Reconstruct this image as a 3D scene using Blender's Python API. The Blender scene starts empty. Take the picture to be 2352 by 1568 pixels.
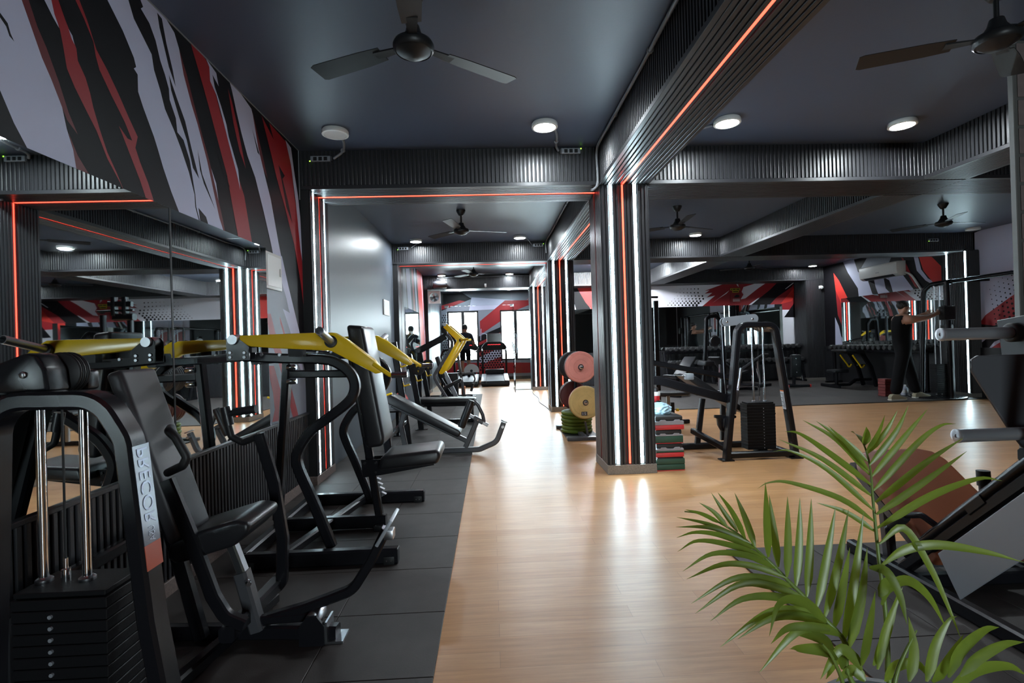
import bpy, bmesh, math, random
from mathutils import Vector, Matrix
random.seed(7)
SC = bpy.context.scene
COL = SC.collection
# ---------------------------------------------------------------- camera
cam_d = bpy.data.cameras.new('camera'); cam = bpy.data.objects.new('camera', cam_d); COL.objects.link(cam)
FPX = 1176.0
cam_d.sensor_width = 36.0; cam_d.lens = FPX * 36.0 / 2352.0; cam_d.clip_start = 0.02; cam_d.clip_end = 100
def cam_matrix(vp=(1128.0, 789.0), roll=0.029, loc=(0, 0, 1.2)):
    dy = Vector(((vp[0]-1176)/FPX, -(vp[1]-784)/FPX, -1)).normalized()
    up = Vector((-roll, 1, 0)); up = (up - dy*up.dot(dy)).normalized()
    dx = dy.cross(up)
    m = Matrix((dx, dy, up)).to_4x4()          # camera -> world
    return Matrix.Translation(loc) @ m
cam.matrix_world = cam_matrix()
SC.camera = cam
# ---------------------------------------------------------------- world (daylight outside) and exposure
w = bpy.data.worlds.new('sky'); SC.world = w; w.use_nodes = True
bg = w.node_tree.nodes['Background']; bg.inputs[0].default_value = (0.86, 0.94, 1.0, 1); bg.inputs[1].default_value = 42.0
SC.view_settings.view_transform = 'Standard'; SC.view_settings.look = 'None'
SC.view_settings.exposure = 0.0; SC.view_settings.gamma = 1.0; SC.view_settings.use_curve_mapping = False
cy = SC.cycles
cy.use_denoising = True; cy.max_bounces = 8; cy.diffuse_bounces = 3; cy.glossy_bounces = 5; cy.transmission_bounces = 6; cy.transparent_max_bounces = 12
cy.caustics_reflective = False; cy.caustics_refractive = False; cy.sample_clamp_indirect = 6.0
LAMP_E = 400.0; LEDW_E = 46.0; LEDR_E = 6.0
def portal(x0, x1, z0, z1, y, s=-1):
    l = bpy.data.lights.new('window_portal', 'AREA'); l.shape = 'RECTANGLE'; l.size = x1-x0; l.size_y = z1-z0
    l.cycles.is_portal = True
    o = bpy.data.objects.new('window_portal', l); COL.objects.link(o)
    o.matrix_world = Matrix.Translation(((x0+x1)/2, y, (z0+z1)/2)) @ Matrix.Rotation(s*math.pi/2, 4, 'X')
portal(-1.46, -0.36, 0.62, 2.32, 17.3); portal(0.28, 1.38, 0.62, 2.32, 17.3); portal(0.85, 1.65, 0.02, 2.12, -3.98, 1)  # the last portal serves the added door behind the camera
# ---------------------------------------------------------------- materials
MATS = {}
def mat(name, col, rough=0.5, metal=0.0, emit=None, es=0.0, spec=0.5, coat=0.0, bump=None, var=None):
    m = bpy.data.materials.new(name); m.use_nodes = True; nt = m.node_tree; b = nt.nodes['Principled BSDF']
    b.inputs['Base Color'].default_value = (*col, 1); b.inputs['Roughness'].default_value = rough
    b.inputs['Metallic'].default_value = metal; b.inputs['Specular IOR Level'].default_value = spec
    b.inputs['Coat Weight'].default_value = coat; b.inputs['Coat Roughness'].default_value = 0.12
    if emit: b.inputs['Emission Color'].default_value = (*emit, 1); b.inputs['Emission Strength'].default_value = es
    if var or bump:
        tc = nt.nodes.new('ShaderNodeTexCoord'); no = nt.nodes.new('ShaderNodeTexNoise')
        nt.links.new(tc.outputs['Object'], no.inputs['Vector'])
        sc_, amt = var if var else bump
        no.inputs['Scale'].default_value = sc_; no.inputs['Detail'].default_value = 6
        if var:
            mx = nt.nodes.new('ShaderNodeMix'); mx.data_type = 'RGBA'
            mx.inputs['A'].default_value = (*[c*(1-amt) for c in col], 1); mx.inputs['B'].default_value = (*[min(1, c*(1+amt)) for c in col], 1)
            nt.links.new(no.outputs['Fac'], mx.inputs['Factor']); nt.links.new(mx.outputs['Result'], b.inputs['Base Color'])
        if bump:
            n2 = nt.nodes.new('ShaderNodeTexNoise'); n2.inputs['Scale'].default_value = bump[0]; nt.links.new(tc.outputs['Object'], n2.inputs['Vector'])
            bp = nt.nodes.new('ShaderNodeBump'); bp.inputs['Strength'].default_value = bump[1]; bp.inputs['Distance'].default_value = 0.004
            nt.links.new(n2.outputs['Fac'], bp.inputs['Height']); nt.links.new(bp.outputs['Normal'], b.inputs['Normal'])
    MATS[name] = m
    return m
def M(n): return MATS[n]
mat('slat', (0.022, 0.022, 0.025), 0.34, bump=(160, 0.08))
mat('groove', (0.004, 0.004, 0.005), 0.6)
mat('black_panel', (0.012, 0.012, 0.014), 0.4)
mat('ceiling_paint', (0.066, 0.084, 0.128), 0.42, bump=(60, 0.05))
mat('grey_wall', (0.078, 0.092, 0.115), 0.38, bump=(45, 0.06))
mat('dark_wall', (0.02, 0.02, 0.022), 0.6)
mat('powder', (0.008, 0.008, 0.010), 0.27, spec=0.26)
mat('powder_grey', (0.055, 0.056, 0.062), 0.34)
mat('matte_black', (0.010, 0.010, 0.011), 0.5, spec=0.3)
mat('vinyl', (0.012, 0.012, 0.014), 0.34, spec=0.38, bump=(220, 0.12))
mat('vinyl_grey', (0.045, 0.045, 0.05), 0.45)
mat('vinyl_brown', (0.19, 0.058, 0.026), 0.42, bump=(180, 0.10), var=(3, 0.18))
mat('yellow', (0.74, 0.48, 0.010), 0.30, coat=0.3)
mat('chrome', (0.75, 0.76, 0.78), 0.12, 1.0)
mat('steel', (0.42, 0.43, 0.45), 0.28, 1.0)
mat('worn_steel', (0.46, 0.47, 0.50), 0.30, 0.75, bump=(40, 0.15))
mat('grey_plate', (0.28, 0.30, 0.33), 0.42, 0.3)
mat('white_plastic', (0.72, 0.72, 0.70), 0.4)
mat('conduit', (0.22, 0.23, 0.25), 0.45)
mat('rubber', (0.034, 0.028, 0.026), 0.62, spec=0.4, var=(9, 0.35), bump=(300, 0.12))
mat('stack', (0.007, 0.007, 0.008), 0.5, spec=0.14, bump=(150, 0.1))
mat('granite', (0.16, 0.12, 0.105), 0.55, var=(90, 0.75))
mat('granite_grey', (0.22, 0.20, 0.18), 0.55, var=(120, 0.6))
mat('led_white', (0.9, 0.95, 1), 0.5, emit=(0.66, 0.90, 1.0), es=LEDW_E)
mat('led_red', (1, 0.1, 0.05), 0.5, emit=(1.0, 0.055, 0.03), es=LEDR_E)
mat('lamp_on', (1, 1, 1), 0.5, emit=(0.86, 0.95, 1.0), es=LAMP_E)
mat('fan_black', (0.012, 0.012, 0.013), 0.42, spec=0.3)
mat('mural_white', (0.86, 0.85, 0.93), 0.55)
mat('lamp_off', (0.62, 0.60, 0.58), 0.45)
mat('led_green', (0.2, 1, 0.1), 0.5, emit=(0.35, 1.0, 0.05), es=4.0)
mat('mirror', (0.80, 0.86, 0.86), 0.015, 1.0)
mat('lav', (0.50, 0.51, 0.67), 0.55)
mat('mural_black', (0.007, 0.006, 0.008), 0.5, spec=0.2)
mat('mural_red', (0.30, 0.012, 0.018), 0.5)
mat('mural_darkred', (0.12, 0.010, 0.014), 0.5)
mat('mural_grey', (0.20, 0.22, 0.27), 0.5)
mat('mural_bright', (0.60, 0.030, 0.022), 0.5)
def glass_mat():
    m = bpy.data.materials.new('clear_glass'); m.use_nodes = True; nt = m.node_tree; nt.nodes.clear()
    out = nt.nodes.new('ShaderNodeOutputMaterial'); mx = nt.nodes.new('ShaderNodeMixShader'); fr = nt.nodes.new('ShaderNodeFresnel'); fr.inputs[0].default_value = 1.5
    tr = nt.nodes.new('ShaderNodeBsdfTransparent'); tr.inputs[0].default_value = (0.93, 0.97, 0.97, 1); gl = nt.nodes.new('ShaderNodeBsdfGlossy'); gl.inputs['Roughness'].default_value = 0.0
    nt.links.new(fr.outputs[0], mx.inputs[0]); nt.links.new(tr.outputs[0], mx.inputs[1]); nt.links.new(gl.outputs[0], mx.inputs[2]); nt.links.new(mx.outputs[0], out.inputs[0])
    MATS['glass'] = m
glass_mat()
def wood_mat():
    m = bpy.data.materials.new('wood_floor'); m.use_nodes = True; nt = m.node_tree; b = nt.nodes['Principled BSDF']; L = nt.links.new
    tc = nt.nodes.new('ShaderNodeTexCoord')
    br = nt.nodes.new('ShaderNodeTexBrick'); br.offset = 0.37; br.inputs['Scale'].default_value = 1.0
    br.inputs['Brick Width'].default_value = 0.92; br.inputs['Row Height'].default_value = 0.10; br.inputs['Mortar Size'].default_value = 0.0012; br.inputs['Mortar Smooth'].default_value = 0.3
    br.inputs['Color1'].default_value = (0.50, 0.255, 0.105, 1); br.inputs['Color2'].default_value = (0.58, 0.32, 0.15, 1); br.inputs['Mortar'].default_value = (0.38, 0.20, 0.09, 1)
    L(tc.outputs['Object'], br.inputs['Vector'])
    mp = nt.nodes.new('ShaderNodeMapping'); mp.inputs['Scale'].default_value = (1.6, 22, 1); L(tc.outputs['Object'], mp.inputs['Vector'])
    no = nt.nodes.new('ShaderNodeTexNoise'); no.inputs['Scale'].default_value = 2.2; no.inputs['Detail'].default_value = 8; no.inputs['Roughness'].default_value = 0.65; L(mp.outputs[0], no.inputs['Vector'])
    rp = nt.nodes.new('ShaderNodeValToRGB'); rp.color_ramp.elements[0].position = 0.25; rp.color_ramp.elements[0].color = (0.62, 0.58, 0.54, 1); rp.color_ramp.elements[1].position = 0.75; rp.color_ramp.elements[1].color = (1.1, 1.1, 1.1, 1)
    L(no.outputs['Fac'], rp.inputs[0])
    mx = nt.nodes.new('ShaderNodeMix'); mx.data_type = 'RGBA'; mx.blend_type = 'MULTIPLY'; mx.inputs['Factor'].default_value = 0.75
    L(br.outputs['Color'], mx.inputs['A']); L(rp.outputs[0], mx.inputs['B']); L(mx.outputs['Result'], b.inputs['Base Color'])
    n2 = nt.nodes.new('ShaderNodeTexNoise'); n2.inputs['Scale'].default_value = 3.0; n2.inputs['Detail'].default_value = 4; L(tc.outputs['Object'], n2.inputs['Vector'])
    mr = nt.nodes.new('ShaderNodeMapRange'); mr.inputs['To Min'].default_value = 0.27; mr.inputs['To Max'].default_value = 0.40; L(n2.outputs['Fac'], mr.inputs['Value']); L(mr.outputs[0], b.inputs['Roughness'])
    b.inputs['Specular IOR Level'].default_value = 0.55
    MATS['wood'] = m
wood_mat()
ORD = 'first second third fourth fifth sixth seventh eighth ninth tenth eleventh twelfth thirteenth fourteenth fifteenth sixteenth seventeenth eighteenth nineteenth twentieth twenty-first twenty-second twenty-third twenty-fourth'.split()
# ---------------------------------------------------------------- mesh helpers
def V(*a): return Vector(a)
def fillet(pts, r, n=6):
    """round the inner corners of a polyline"""
    P = [Vector(p) for p in pts]; out = [P[0]]
    for i in range(1, len(P)-1):
        a, b, c = P[i-1], P[i], P[i+1]; u = (a-b); v = (c-b); lu, lv = u.length, v.length
        if lu < 1e-6 or lv < 1e-6: continue
        u /= lu; v /= lv; ang = u.angle(v)
        if ang > 3.10: out.append(b); continue
        d = min(r/math.tan(ang/2), lu*0.49, lv*0.49); rr = d*math.tan(ang/2)
        p0 = b+u*d; p1 = b+v*d; bis = (u+v).normalized(); ctr = b+bis*(rr/math.sin(ang/2))
        s0 = p0-ctr; s1 = p1-ctr; tot = s0.angle(s1)
        for k in range(n+1):
            t = k/n
            out.append(ctr + (s0*math.sin((1-t)*tot)+s1*math.sin(t*tot))/math.sin(tot))
    out.append(P[-1]); return out
def smooth(pts, n=5):
    """Catmull-Rom through the points"""
    P = [Vector(p) for p in pts]; P = [2*P[0]-P[1]] + P + [2*P[-1]-P[-2]]; out = []
    for i in range(1, len(P)-2):
        for k in range(n):
            t = k/n; a, b, c, d = P[i-1], P[i], P[i+1], P[i+2]
            out.append(0.5*((2*b)+(c-a)*t+(2*a-5*b+4*c-d)*t*t+(3*b-a-3*c+d)*t**3))
    out.append(P[-2]); return out
class MB:
    def __init__(s): s.v = []; s.f = []; s.mi = []; s.cur = 0
    def add(s, verts, faces):
        o = len(s.v); s.v += [tuple(x) for x in verts]
        for f in faces: s.f.append(tuple(i+o for i in f)); s.mi.append(s.cur)
        return s
    def box(s, x0, x1, y0, y1, z0, z1):
        return s.add([(x0,y0,z0),(x1,y0,z0),(x1,y1,z0),(x0,y1,z0),(x0,y0,z1),(x1,y0,z1),(x1,y1,z1),(x0,y1,z1)],
                     [(0,3,2,1),(4,5,6,7),(0,1,5,4),(1,2,6,5),(2,3,7,6),(3,0,4,7)])
    def obox(s, c, size, rot=None):
        r = rot or Matrix.Identity(3); c = Vector(c); h = [q/2 for q in size]
        vs = [c + r @ Vector((a*h[0], b*h[1], d*h[2])) for d in (-1,1) for a,b in ((-1,-1),(1,-1),(1,1),(-1,1))]
        return s.add(vs, [(0,3,2,1),(4,5,6,7),(0,1,5,4),(1,2,6,5),(2,3,7,6),(3,0,4,7)])
    def prism(s, poly, axis, a0, a1):
        """2-D polygon extruded along an axis: 'x' uses (y,z), 'y' uses (x,z), 'z' uses (x,y)"""
        n = len(poly)
        def mk(p, a): return {'x': (a, p[0], p[1]), 'y': (p[0], a, p[1]), 'z': (p[0], p[1], a)}[axis]
        s.add([mk(p, a0) for p in poly]+[mk(p, a1) for p in poly], [tuple(range(n-1,-1,-1)), tuple(range(n, 2*n))]+[(i,(i+1)%n,n+(i+1)%n,n+i) for i in range(n)])
        return s
    def poly(s, pts): return s.add(pts, [tuple(range(len(pts)))])
    def sweep(s, path, w, h, nrm, ch=0.18, closed=False):
        """rectangular tube along a planar path; w along nrm, h in the plane; ch chamfer fraction"""
        P = [Vector(p) for p in path]; nrm = Vector(nrm).normalized(); c = min(w, h)*ch
        sec = [(-w/2+c,-h/2),(w/2-c,-h/2),(w/2,-h/2+c),(w/2,h/2-c),(w/2-c,h/2),(-w/2+c,h/2),(-w/2,h/2-c),(-w/2,-h/2+c)]
        vs = []; n = len(P)
        for i, p in enumerate(P):
            if i == 0: t = P[1]-P[0]
            elif i == n-1: t = P[-1]-P[-2]
            else: t = (P[i]-P[i-1]).normalized()+(P[i+1]-P[i]).normalized()
            t = t.normalized(); nn = (nrm - t*nrm.dot(t)).normalized(); b = t.cross(nn).normalized(); k = 1.0
            if 0 < i < n-1:
                cs = (P[i]-P[i-1]).normalized().dot(t); k = 1/max(cs, 0.4)
            for (a, q) in sec: vs.append(p + nn*a + b*(q*k))
        fs = []
        for i in range(n-1):
            for j in range(8): fs.append((i*8+j, i*8+(j+1)%8, (i+1)*8+(j+1)%8, (i+1)*8+j))
        fs.append(tuple(range(7,-1,-1))); fs.append(tuple((n-1)*8+j for j in range(8)))
        return s.add(vs, fs)
    def bar(s, p0, p1, w, h, nrm=(0,1,0)):
        p0, p1 = Vector(p0), Vector(p1); t = (p1-p0).normalized(); nr = Vector(nrm)
        if abs(t.dot(nr.normalized())) > 0.98: nr = Vector((1,0,0))
        return s.sweep([p0, p1], w, h, nr)
    def tube(s, path, r, n=10, caps=True):
        P = [Vector(p) for p in path]; rs = r if isinstance(r, (list, tuple)) else [r]*len(P); vs = []; m = len(P)
        t0 = (P[1]-P[0]).normalized(); u = t0.orthogonal().normalized()
        for i, p in enumerate(P):
            t = ((P[1]-P[0]) if i == 0 else (P[-1]-P[-2]) if i == m-1 else (P[i+1]-P[i-1])).normalized()
            u = (u - t*u.dot(t)); u = u.normalized() if u.length > 1e-6 else t.orthogonal().normalized(); v = t.cross(u)
            for k in range(n):
                a = 2*math.pi*k/n; vs.append(p + u*(rs[i]*math.cos(a)) + v*(rs[i]*math.sin(a)))
        fs = [(i*n+k, i*n+(k+1)%n, (i+1)*n+(k+1)%n, (i+1)*n+k) for i in range(m-1) for k in range(n)]
        if caps: fs.append(tuple(range(n-1,-1,-1))); fs.append(tuple((m-1)*n+k for k in range(n)))
        return s.add(vs, fs)
    def lathe(s, prof, c, axis=(0,0,1), n=24):
        """prof: list of (radius, along-axis)"""
        ax = Vector(axis).normalized(); u = ax.orthogonal().normalized(); v = ax.cross(u); c = Vector(c); vs = []; fs = []; m = len(prof)
        for (r, a) in prof:
            for k in range(n):
                t = 2*math.pi*k/n; vs.append(c + ax*a + u*(max(r,1e-5)*math.cos(t)) + v*(max(r,1e-5)*math.sin(t)))
        for i in range(m-1):
            for k in range(n): fs.append((i*n+k, i*n+(k+1)%n, (i+1)*n+(k+1)%n, (i+1)*n+k))
        if prof[0][0] > 1e-4: fs.append(tuple(range(n-1,-1,-1)))
        if prof[-1][0] > 1e-4: fs.append(tuple((m-1)*n+k for k in range(n)))
        return s.add(vs, fs)
    def mesh(s, name, mats, bevel=0.0, seg=2, sharp=0.6, sm=True):
        me = bpy.data.meshes.new(name); me.from_pydata(s.v, [], s.f)
        for m in (mats if isinstance(mats, (list, tuple)) else [mats]): me.materials.append(M(m) if isinstance(m, str) else m)
        if any(s.mi): me.polygons.foreach_set('material_index', s.mi)
        bm = bmesh.new(); bm.from_mesh(me)
        if bevel:
            bmesh.ops.remove_doubles(bm, verts=bm.verts, dist=1e-5)
            ed = [e for e in bm.edges if len(e.link_faces) == 2 and e.calc_face_angle(0) > 0.35]
            bmesh.ops.bevel(bm, geom=ed, offset=bevel, segments=seg, profile=0.5, affect='EDGES', clamp_overlap=True)
        bmesh.ops.recalc_face_normals(bm, faces=bm.faces)
        bm.to_mesh(me); bm.free()
        if sm:
            me.polygons.foreach_set('use_smooth', [True]*len(me.polygons)); me.set_sharp_from_angle(angle=sharp)
        me.update(); return me
    def build(s, name, mats, parent=None, bevel=0.0, seg=2, sharp=None, sm=True, label=None, kind=None):
        if sharp is None: sharp = 0.45 if bevel else 0.9
        me = s.mesh(name, mats, bevel, seg, sharp, sm)
        o = bpy.data.objects.new(name, me); COL.objects.link(o); attach(o, parent)
        if label: o['label'] = label
        if kind: o['kind'] = kind
        return o
def attach(o, parent):
    if parent is not None:
        o.parent = parent; o.matrix_parent_inverse = Matrix.Translation(-Vector(parent.get('_at', (0,0,0))))
def inst(me, name, parent, loc=(0,0,0), rot=(0,0,0)):
    """one more object that shares a mesh"""
    o = bpy.data.objects.new(name, me); COL.objects.link(o); attach(o, parent); o.location = loc; o.rotation_euler = rot; return o
def tag(o, label, cat, group=None):
    o['label'] = label; o['category'] = cat
    if group: o['group'] = group
    return o
def thing(name, label, cat, loc=(0,0,0), group=None):
    o = bpy.data.objects.new(name, None); COL.objects.link(o); o.location = loc; o.empty_display_size = 0.1
    o['_at'] = tuple(loc); return tag(o, label, cat, group)
def struct(o): o['kind'] = 'structure'; return o
def dup(root, label=None, delta=(0,0,0), rotz=0.0, group=None):
    r = root.copy(); COL.objects.link(r); r.location = Vector(root.location)+Vector(delta); r.rotation_euler = (0,0,root.rotation_euler.z+rotz)
    if label: r['label'] = label
    if group: r['group'] = group
    for ch in list(root.children):
        c = ch.copy(); COL.objects.link(c); c.parent = r; c.matrix_parent_inverse = ch.matrix_parent_inverse.copy()
        for g in list(ch.children):
            d = g.copy(); COL.objects.link(d); d.parent = c; d.matrix_parent_inverse = g.matrix_parent_inverse.copy()
    return r
# ================================================================ the room
ZC = 2.93; ZB = 2.60                                  # ceiling, beam soffit
XL = -1.63; XR = 8.60; YB = -3.8; YW = 16.97
ROWS = [0.40, 4.54, 8.74, 12.83]; BD = 0.50           # cross beams and their depth
PX0, PX1 = 1.02, 1.44                                 # pillar row / long beam
MX0, MX1 = 4.02, 4.42                                 # middle long beam
PITCH = 0.036; SW = 0.023; SD = 0.011
floor = struct(MB().box(XL-0.15, XR+0.15, YB-0.15, YW+0.15, -0.12, 0).build('floor', 'wood', sm=False))
# rubber tiles, each its own piece
def tiles(xs, ys, th=0.012, gap=0.0035):
    cache = {}
    for i in range(len(xs)-1):
        for j in range(len(ys)-1):
            wx = xs[i+1]-xs[i]-gap; wy = ys[j+1]-ys[j]-gap; key = (round(wx,4), round(wy,4))
            if key not in cache: cache[key] = MB().box(-wx/2, wx/2, -wy/2, wy/2, 0.0005, th).mesh('rubber_tile', 'rubber', bevel=0.0015, seg=1)
            inst(cache[key], 'rubber_tile', floor, ((xs[i]+xs[i+1])/2, (ys[j]+ys[j+1])/2, 0))
tiles([XL+0.012, -1.18, -0.71, -0.24], [round(0.05+0.4505*k, 4) for k in range(28)])
tiles([1.28, 1.745, 2.21, 2.675, 3.14], [round(2.825-0.445*k, 4) for k in range(7)][::-1])
tiles([1.50, 2.5, 3.5, 4.5, 5.5, 6.5, 7.5, 8.585], [8.46, 9.46, 10.46, 11.46, 12.46, 13.30], 0.012, 0.001)
ceiling = struct(MB().box(XL-0.15, XR+0.15, YB-0.15, YW+0.15, ZC, ZC+0.12).build('ceiling', 'ceiling_paint', sm=False))
wall_left = struct(MB().box(XL-0.15, XL, YB-0.15, YW+0.15, 0, ZC).build('wall_left', 'grey_wall', sm=False))
wall_right = struct(MB().box(XR, XR+0.15, YB-0.15, 13.55, 0, ZC).build('wall_right', 'dark_wall', sm=False))
wall_front = struct(MB().box(XL, 0.85, YB-0.15, YB, 0, ZC).box(1.65, XR, YB-0.15, YB, 0, ZC).box(0.85, 1.65, YB-0.15, YB, 2.12, ZC).build('wall_behind_camera', 'dark_wall', sm=False))
wall_back = struct(MB().box(PX1, XR, 13.40, 13.55, 0, ZC).build('wall_back', 'dark_wall', sm=False))
wall_cardio = struct(MB().box(2.6, 2.75, 13.55, YW, 0, ZC).build('wall_cardio_side', 'dark_wall', sm=False))
WINS = [(-1.42, -0.40), (0.32, 1.34)]; WZ0, WZ1 = 0.64, 2.30
wm = MB()
xs = [XL, WINS[0][0], WINS[0][1], WINS[1][0], WINS[1][1], 2.6]
for a, b in ((xs[0],xs[1]), (xs[2],xs[3]), (xs[4],xs[5])): wm.box(a, b, YW, YW+0.2, 0, ZC)
for a, b in WINS: wm.box(a, b, YW, YW+0.2, 0, WZ0); wm.box(a, b, YW, YW+0.2, WZ1, ZC)
wall_window = struct(wm.build('wall_window', 'dark_wall', sm=False))

dr = struct(MB().box(0.85, 0.88, YB-0.12, YB-0.04, 0, 2.12).box(1.62, 1.65, YB-0.12, YB-0.04, 0, 2.12).box(0.88, 1.62, YB-0.12, YB-0.04, 2.06, 2.12).build('added_door', 'black_panel'))  # unseen glass door, added to let daylight in from behind the camera
MB().box(0.88, 1.62, YB-0.084, YB-0.076, 0.01, 2.06).build('pane', 'glass', dr, sm=False)
# --- fluted panels -----------------------------------------------------------
def slats_x(x0, x1, yf, z0, z1, parent, single, face=-1):
    """upright slats along x on a face at y=yf looking along face*y"""
    n = int((x1-x0)/PITCH); p = (x1-x0)/n; y0, y1 = (yf-SD, yf+0.001) if face < 0 else (yf-0.001, yf+SD)
    if single:
        me = MB().box(-SW/2, SW/2, y0-yf, y1-yf, z0, z1).mesh('slat', 'slat', bevel=0.003, seg=1)
        for k in range(n): inst(me, 'slat', parent, (x0+(k+0.5)*p, yf, 0))
    else:
        m = MB()
        for k in range(n): c = x0+(k+0.5)*p; m.box(c-SW/2, c+SW/2, y0, y1, z0, z1)
        m.build('slats', 'slat', parent, bevel=0.003, seg=1, kind='stuff')
def slats_y(y0, y1, xf, z0, z1, parent, single, face=1):
    n = int((y1-y0)/PITCH); p = (y1-y0)/n; a, b = (-0.001, SD) if face > 0 else (-SD, 0.001)
    if single:
        me = MB().box(a, b, -SW/2, SW/2, z0, z1).mesh('slat', 'slat', bevel=0.003, seg=1)
        for k in range(n): inst(me, 'slat', parent, (xf, y0+(k+0.5)*p, 0))
    else:
        m = MB()
        for k in range(n): c = y0+(k+0.5)*p; m.box(xf+a, xf+b, c-SW/2, c+SW/2, z0, z1)
        m.build('slats', 'slat', parent, bevel=0.003, seg=1, kind='stuff')
def soffit(along, a0, a1, b0, b1, z, parent, leds=(), skip=0.0):
    """ribs under a beam running along it, with LED channels; a: along, b: across"""
    n = 11; p = (b1-b0)/n
    for k in range(n):
        if any(abs(b0+(k+0.5)*p-q) < p*0.5 for q, _ in leds): continue
        c = b0+(k+0.5)*p; w_ = p*0.36
        m = MB()
        if along == 'x': m.box(a0, a1, c-w_, c+w_, z-SD, z+0.001)
        else: m.box(c-w_, c+w_, a0, a1, z-SD, z+0.001)
        m.build('soffit_rib', 'slat', parent, bevel=0.003, seg=1)
    for q, kind_ in leds:
        h = 0.012 if kind_ == 'led_red' else 0.011
        m = MB()
        if along == 'x': m.box(a0, a1, q-h, q+h, z-0.005, z+0.001)
        else: m.box(q-h, q+h, a0, a1, z-0.005, z+0.001)
        m.build('led_strip', kind_, parent, label='glowing red light strip' if kind_ == 'led_red' else 'glowing white light strip')
NEAR = {('x',1,0), ('x',1,1), ('y',0,0), ('y',1,0)}
beam_id = [0]
def beam_x(row, x0, x1, leds, single):
    y = ROWS[row]; beam_id[0] += 1
    b = struct(MB().box(x0, x1, y, y+BD, ZB, ZC).build('trim_%d' % beam_id[0], 'groove', sm=False))
    slats_x(x0, x1, y, ZB+0.022, ZC-0.004, b, single)
    MB().box(x0, x1, y-SD-0.004, y+0.016, ZB-SD, ZB+0.022).build('edge_strip', 'slat', b, bevel=0.002, seg=1)
    MB().box(x0, x1, y+BD-0.016, y+BD+SD, ZB-SD, ZB+0.022).build('edge_strip', 'slat', b, bevel=0.002, seg=1)
    soffit('x', x0, x1, y+0.016, y+BD-0.016, ZB, b, leds)
    slats_x(x0, x1, y+BD, ZB+0.022, ZC-0.004, b, False, 1)
    return b
def beam_y(x0, x1, y0, y1, leds, single):
    beam_id[0] += 1
    b = struct(MB().box(x0, x1, y0, y1, ZB, ZC).build('trim_%d' % beam_id[0], 'groove', sm=False))
    slats_y(y0, y1, x0, ZB+0.022, ZC-0.004, b, single, -1); slats_y(y0, y1, x1, ZB+0.022, ZC-0.004, b, False, 1)
    for (a, c) in ((x0-SD-0.004, x0+0.016), (x1-0.016, x1+SD+0.004)):
        MB().box(a, c, y0, y1, ZB-SD, ZB+0.022).build('edge_strip', 'slat', b, bevel=0.002, seg=1)
    soffit('y', y0, y1, x0+0.016, x1-0.016, ZB, b, leds)
    return b
for r in range(4):
    yc = ROWS[r]+BD*0.52
    beam_x(r, XL, PX0, [(yc, 'led_red')] if r < 3 else [], r == 1)
    beam_x(r, PX1, MX0, [], r == 1)
    beam_x(r, MX1, XR, [], False)
edges = [YB] + [q for r in ROWS for q in (r, r+BD)] + [13.40]
for i in range(0, 10, 2):
    y0, y1 = edges[i], edges[i+1]
    if i < 8:
        beam_y(PX0, PX1, y0, y1, [((PX0+PX1)/2-0.015, 'led_red')], i == 2)
        beam_y(MX0, MX1, y0, y1, [], i == 2)
for r in range(4):   # crossings of the beams
    for (a, b) in ((PX0, PX1), (MX0, MX1)):
        beam_id[0] += 1
        q = struct(MB().box(a, b, ROWS[r], ROWS[r]+BD, ZB, ZC).build('trim_%d' % beam_id[0], 'groove', sm=False))
        if r and a == MX0: soffit('x', a, b, ROWS[r]+0.016, ROWS[r]+BD-0.016, ZB, q)
        if r == 1 or a == MX0: slats_x(a, b, ROWS[r], ZB, ZC, q, False)
# --- pillars -----------------------------------------------------------------
def pillar(x0, x1, y, faces, label, plinth='granite_grey'):
    o = struct(MB().box(x0, x1, y, y+BD, 0.0, ZB).build('pillar', 'groove', sm=False)); o['label'] = label
    z0 = 0.085
    e = 0.012
    MB().box(x0-e, x1+e, y-e, y+BD+e, 0, z0).build('plinth', plinth, o, bevel=0.003, seg=1)
    def rib(lo, hi, fixed, axis, sgn):
        a, b = (fixed-SD, fixed) if sgn < 0 else (fixed, fixed+SD)
        m = MB()
        if axis == 'x': m.box(lo, hi, a, b, z0, ZB-SD)
        else: m.box(a, b, lo, hi, z0, ZB-SD)
        m.build('rib', 'slat', o, bevel=0.003, seg=1)
    for f, leds in faces.items():
        ax = 'x' if f in ('front', 'back') else 'y'
        lo, hi, fx, sg = {'front': (x0, x1, y, -1), 'back': (x0, x1, y+BD, 1), 'left': (y, y+BD, x0, -1), 'right': (y, y+BD, x1, 1)}[f]
        n = 13 if ax == 'x' else 15; p = (hi-lo)/n
        for k in range(n):
            c = lo+(k+0.5)*p
            if any(abs(c-(lo+(hi-lo)*q)) < p*0.5 for q, _ in leds): continue
            rib(c-p*0.36, c+p*0.36, fx, ax, sg)
        for q, kd in leds:
            c = lo+(hi-lo)*q; h = 0.0125 if kd == 'led_white' else 0.0095; dp = 0.006
            m = MB(); a, b = (fx-dp, fx) if sg < 0 else (fx, fx+dp)
            if ax == 'x': m.box(c-h, c+h, a, b, z0+0.01, ZB-SD)
            else: m.box(a, b, c-h, c+h, z0+0.01, ZB-SD)
            m.build('led_strip', kd, o, label='glowing red light strip' if kd == 'led_red' else 'glowing white light strip')
    return o
WRW = [(0.20, 'led_white'), (0.46, 'led_red'), (0.72, 'led_white')]
SIDE = [(0.18, 'led_white'), (0.47, 'led_red'), (0.76, 'led_white')]
RED = [(0.47, 'led_red')]
pillar(PX0, PX1, ROWS[1], {'front': WRW, 'left': RED, 'right': SIDE}, 'fluted black pillar nearest the camera with glowing white and red strips')
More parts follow.
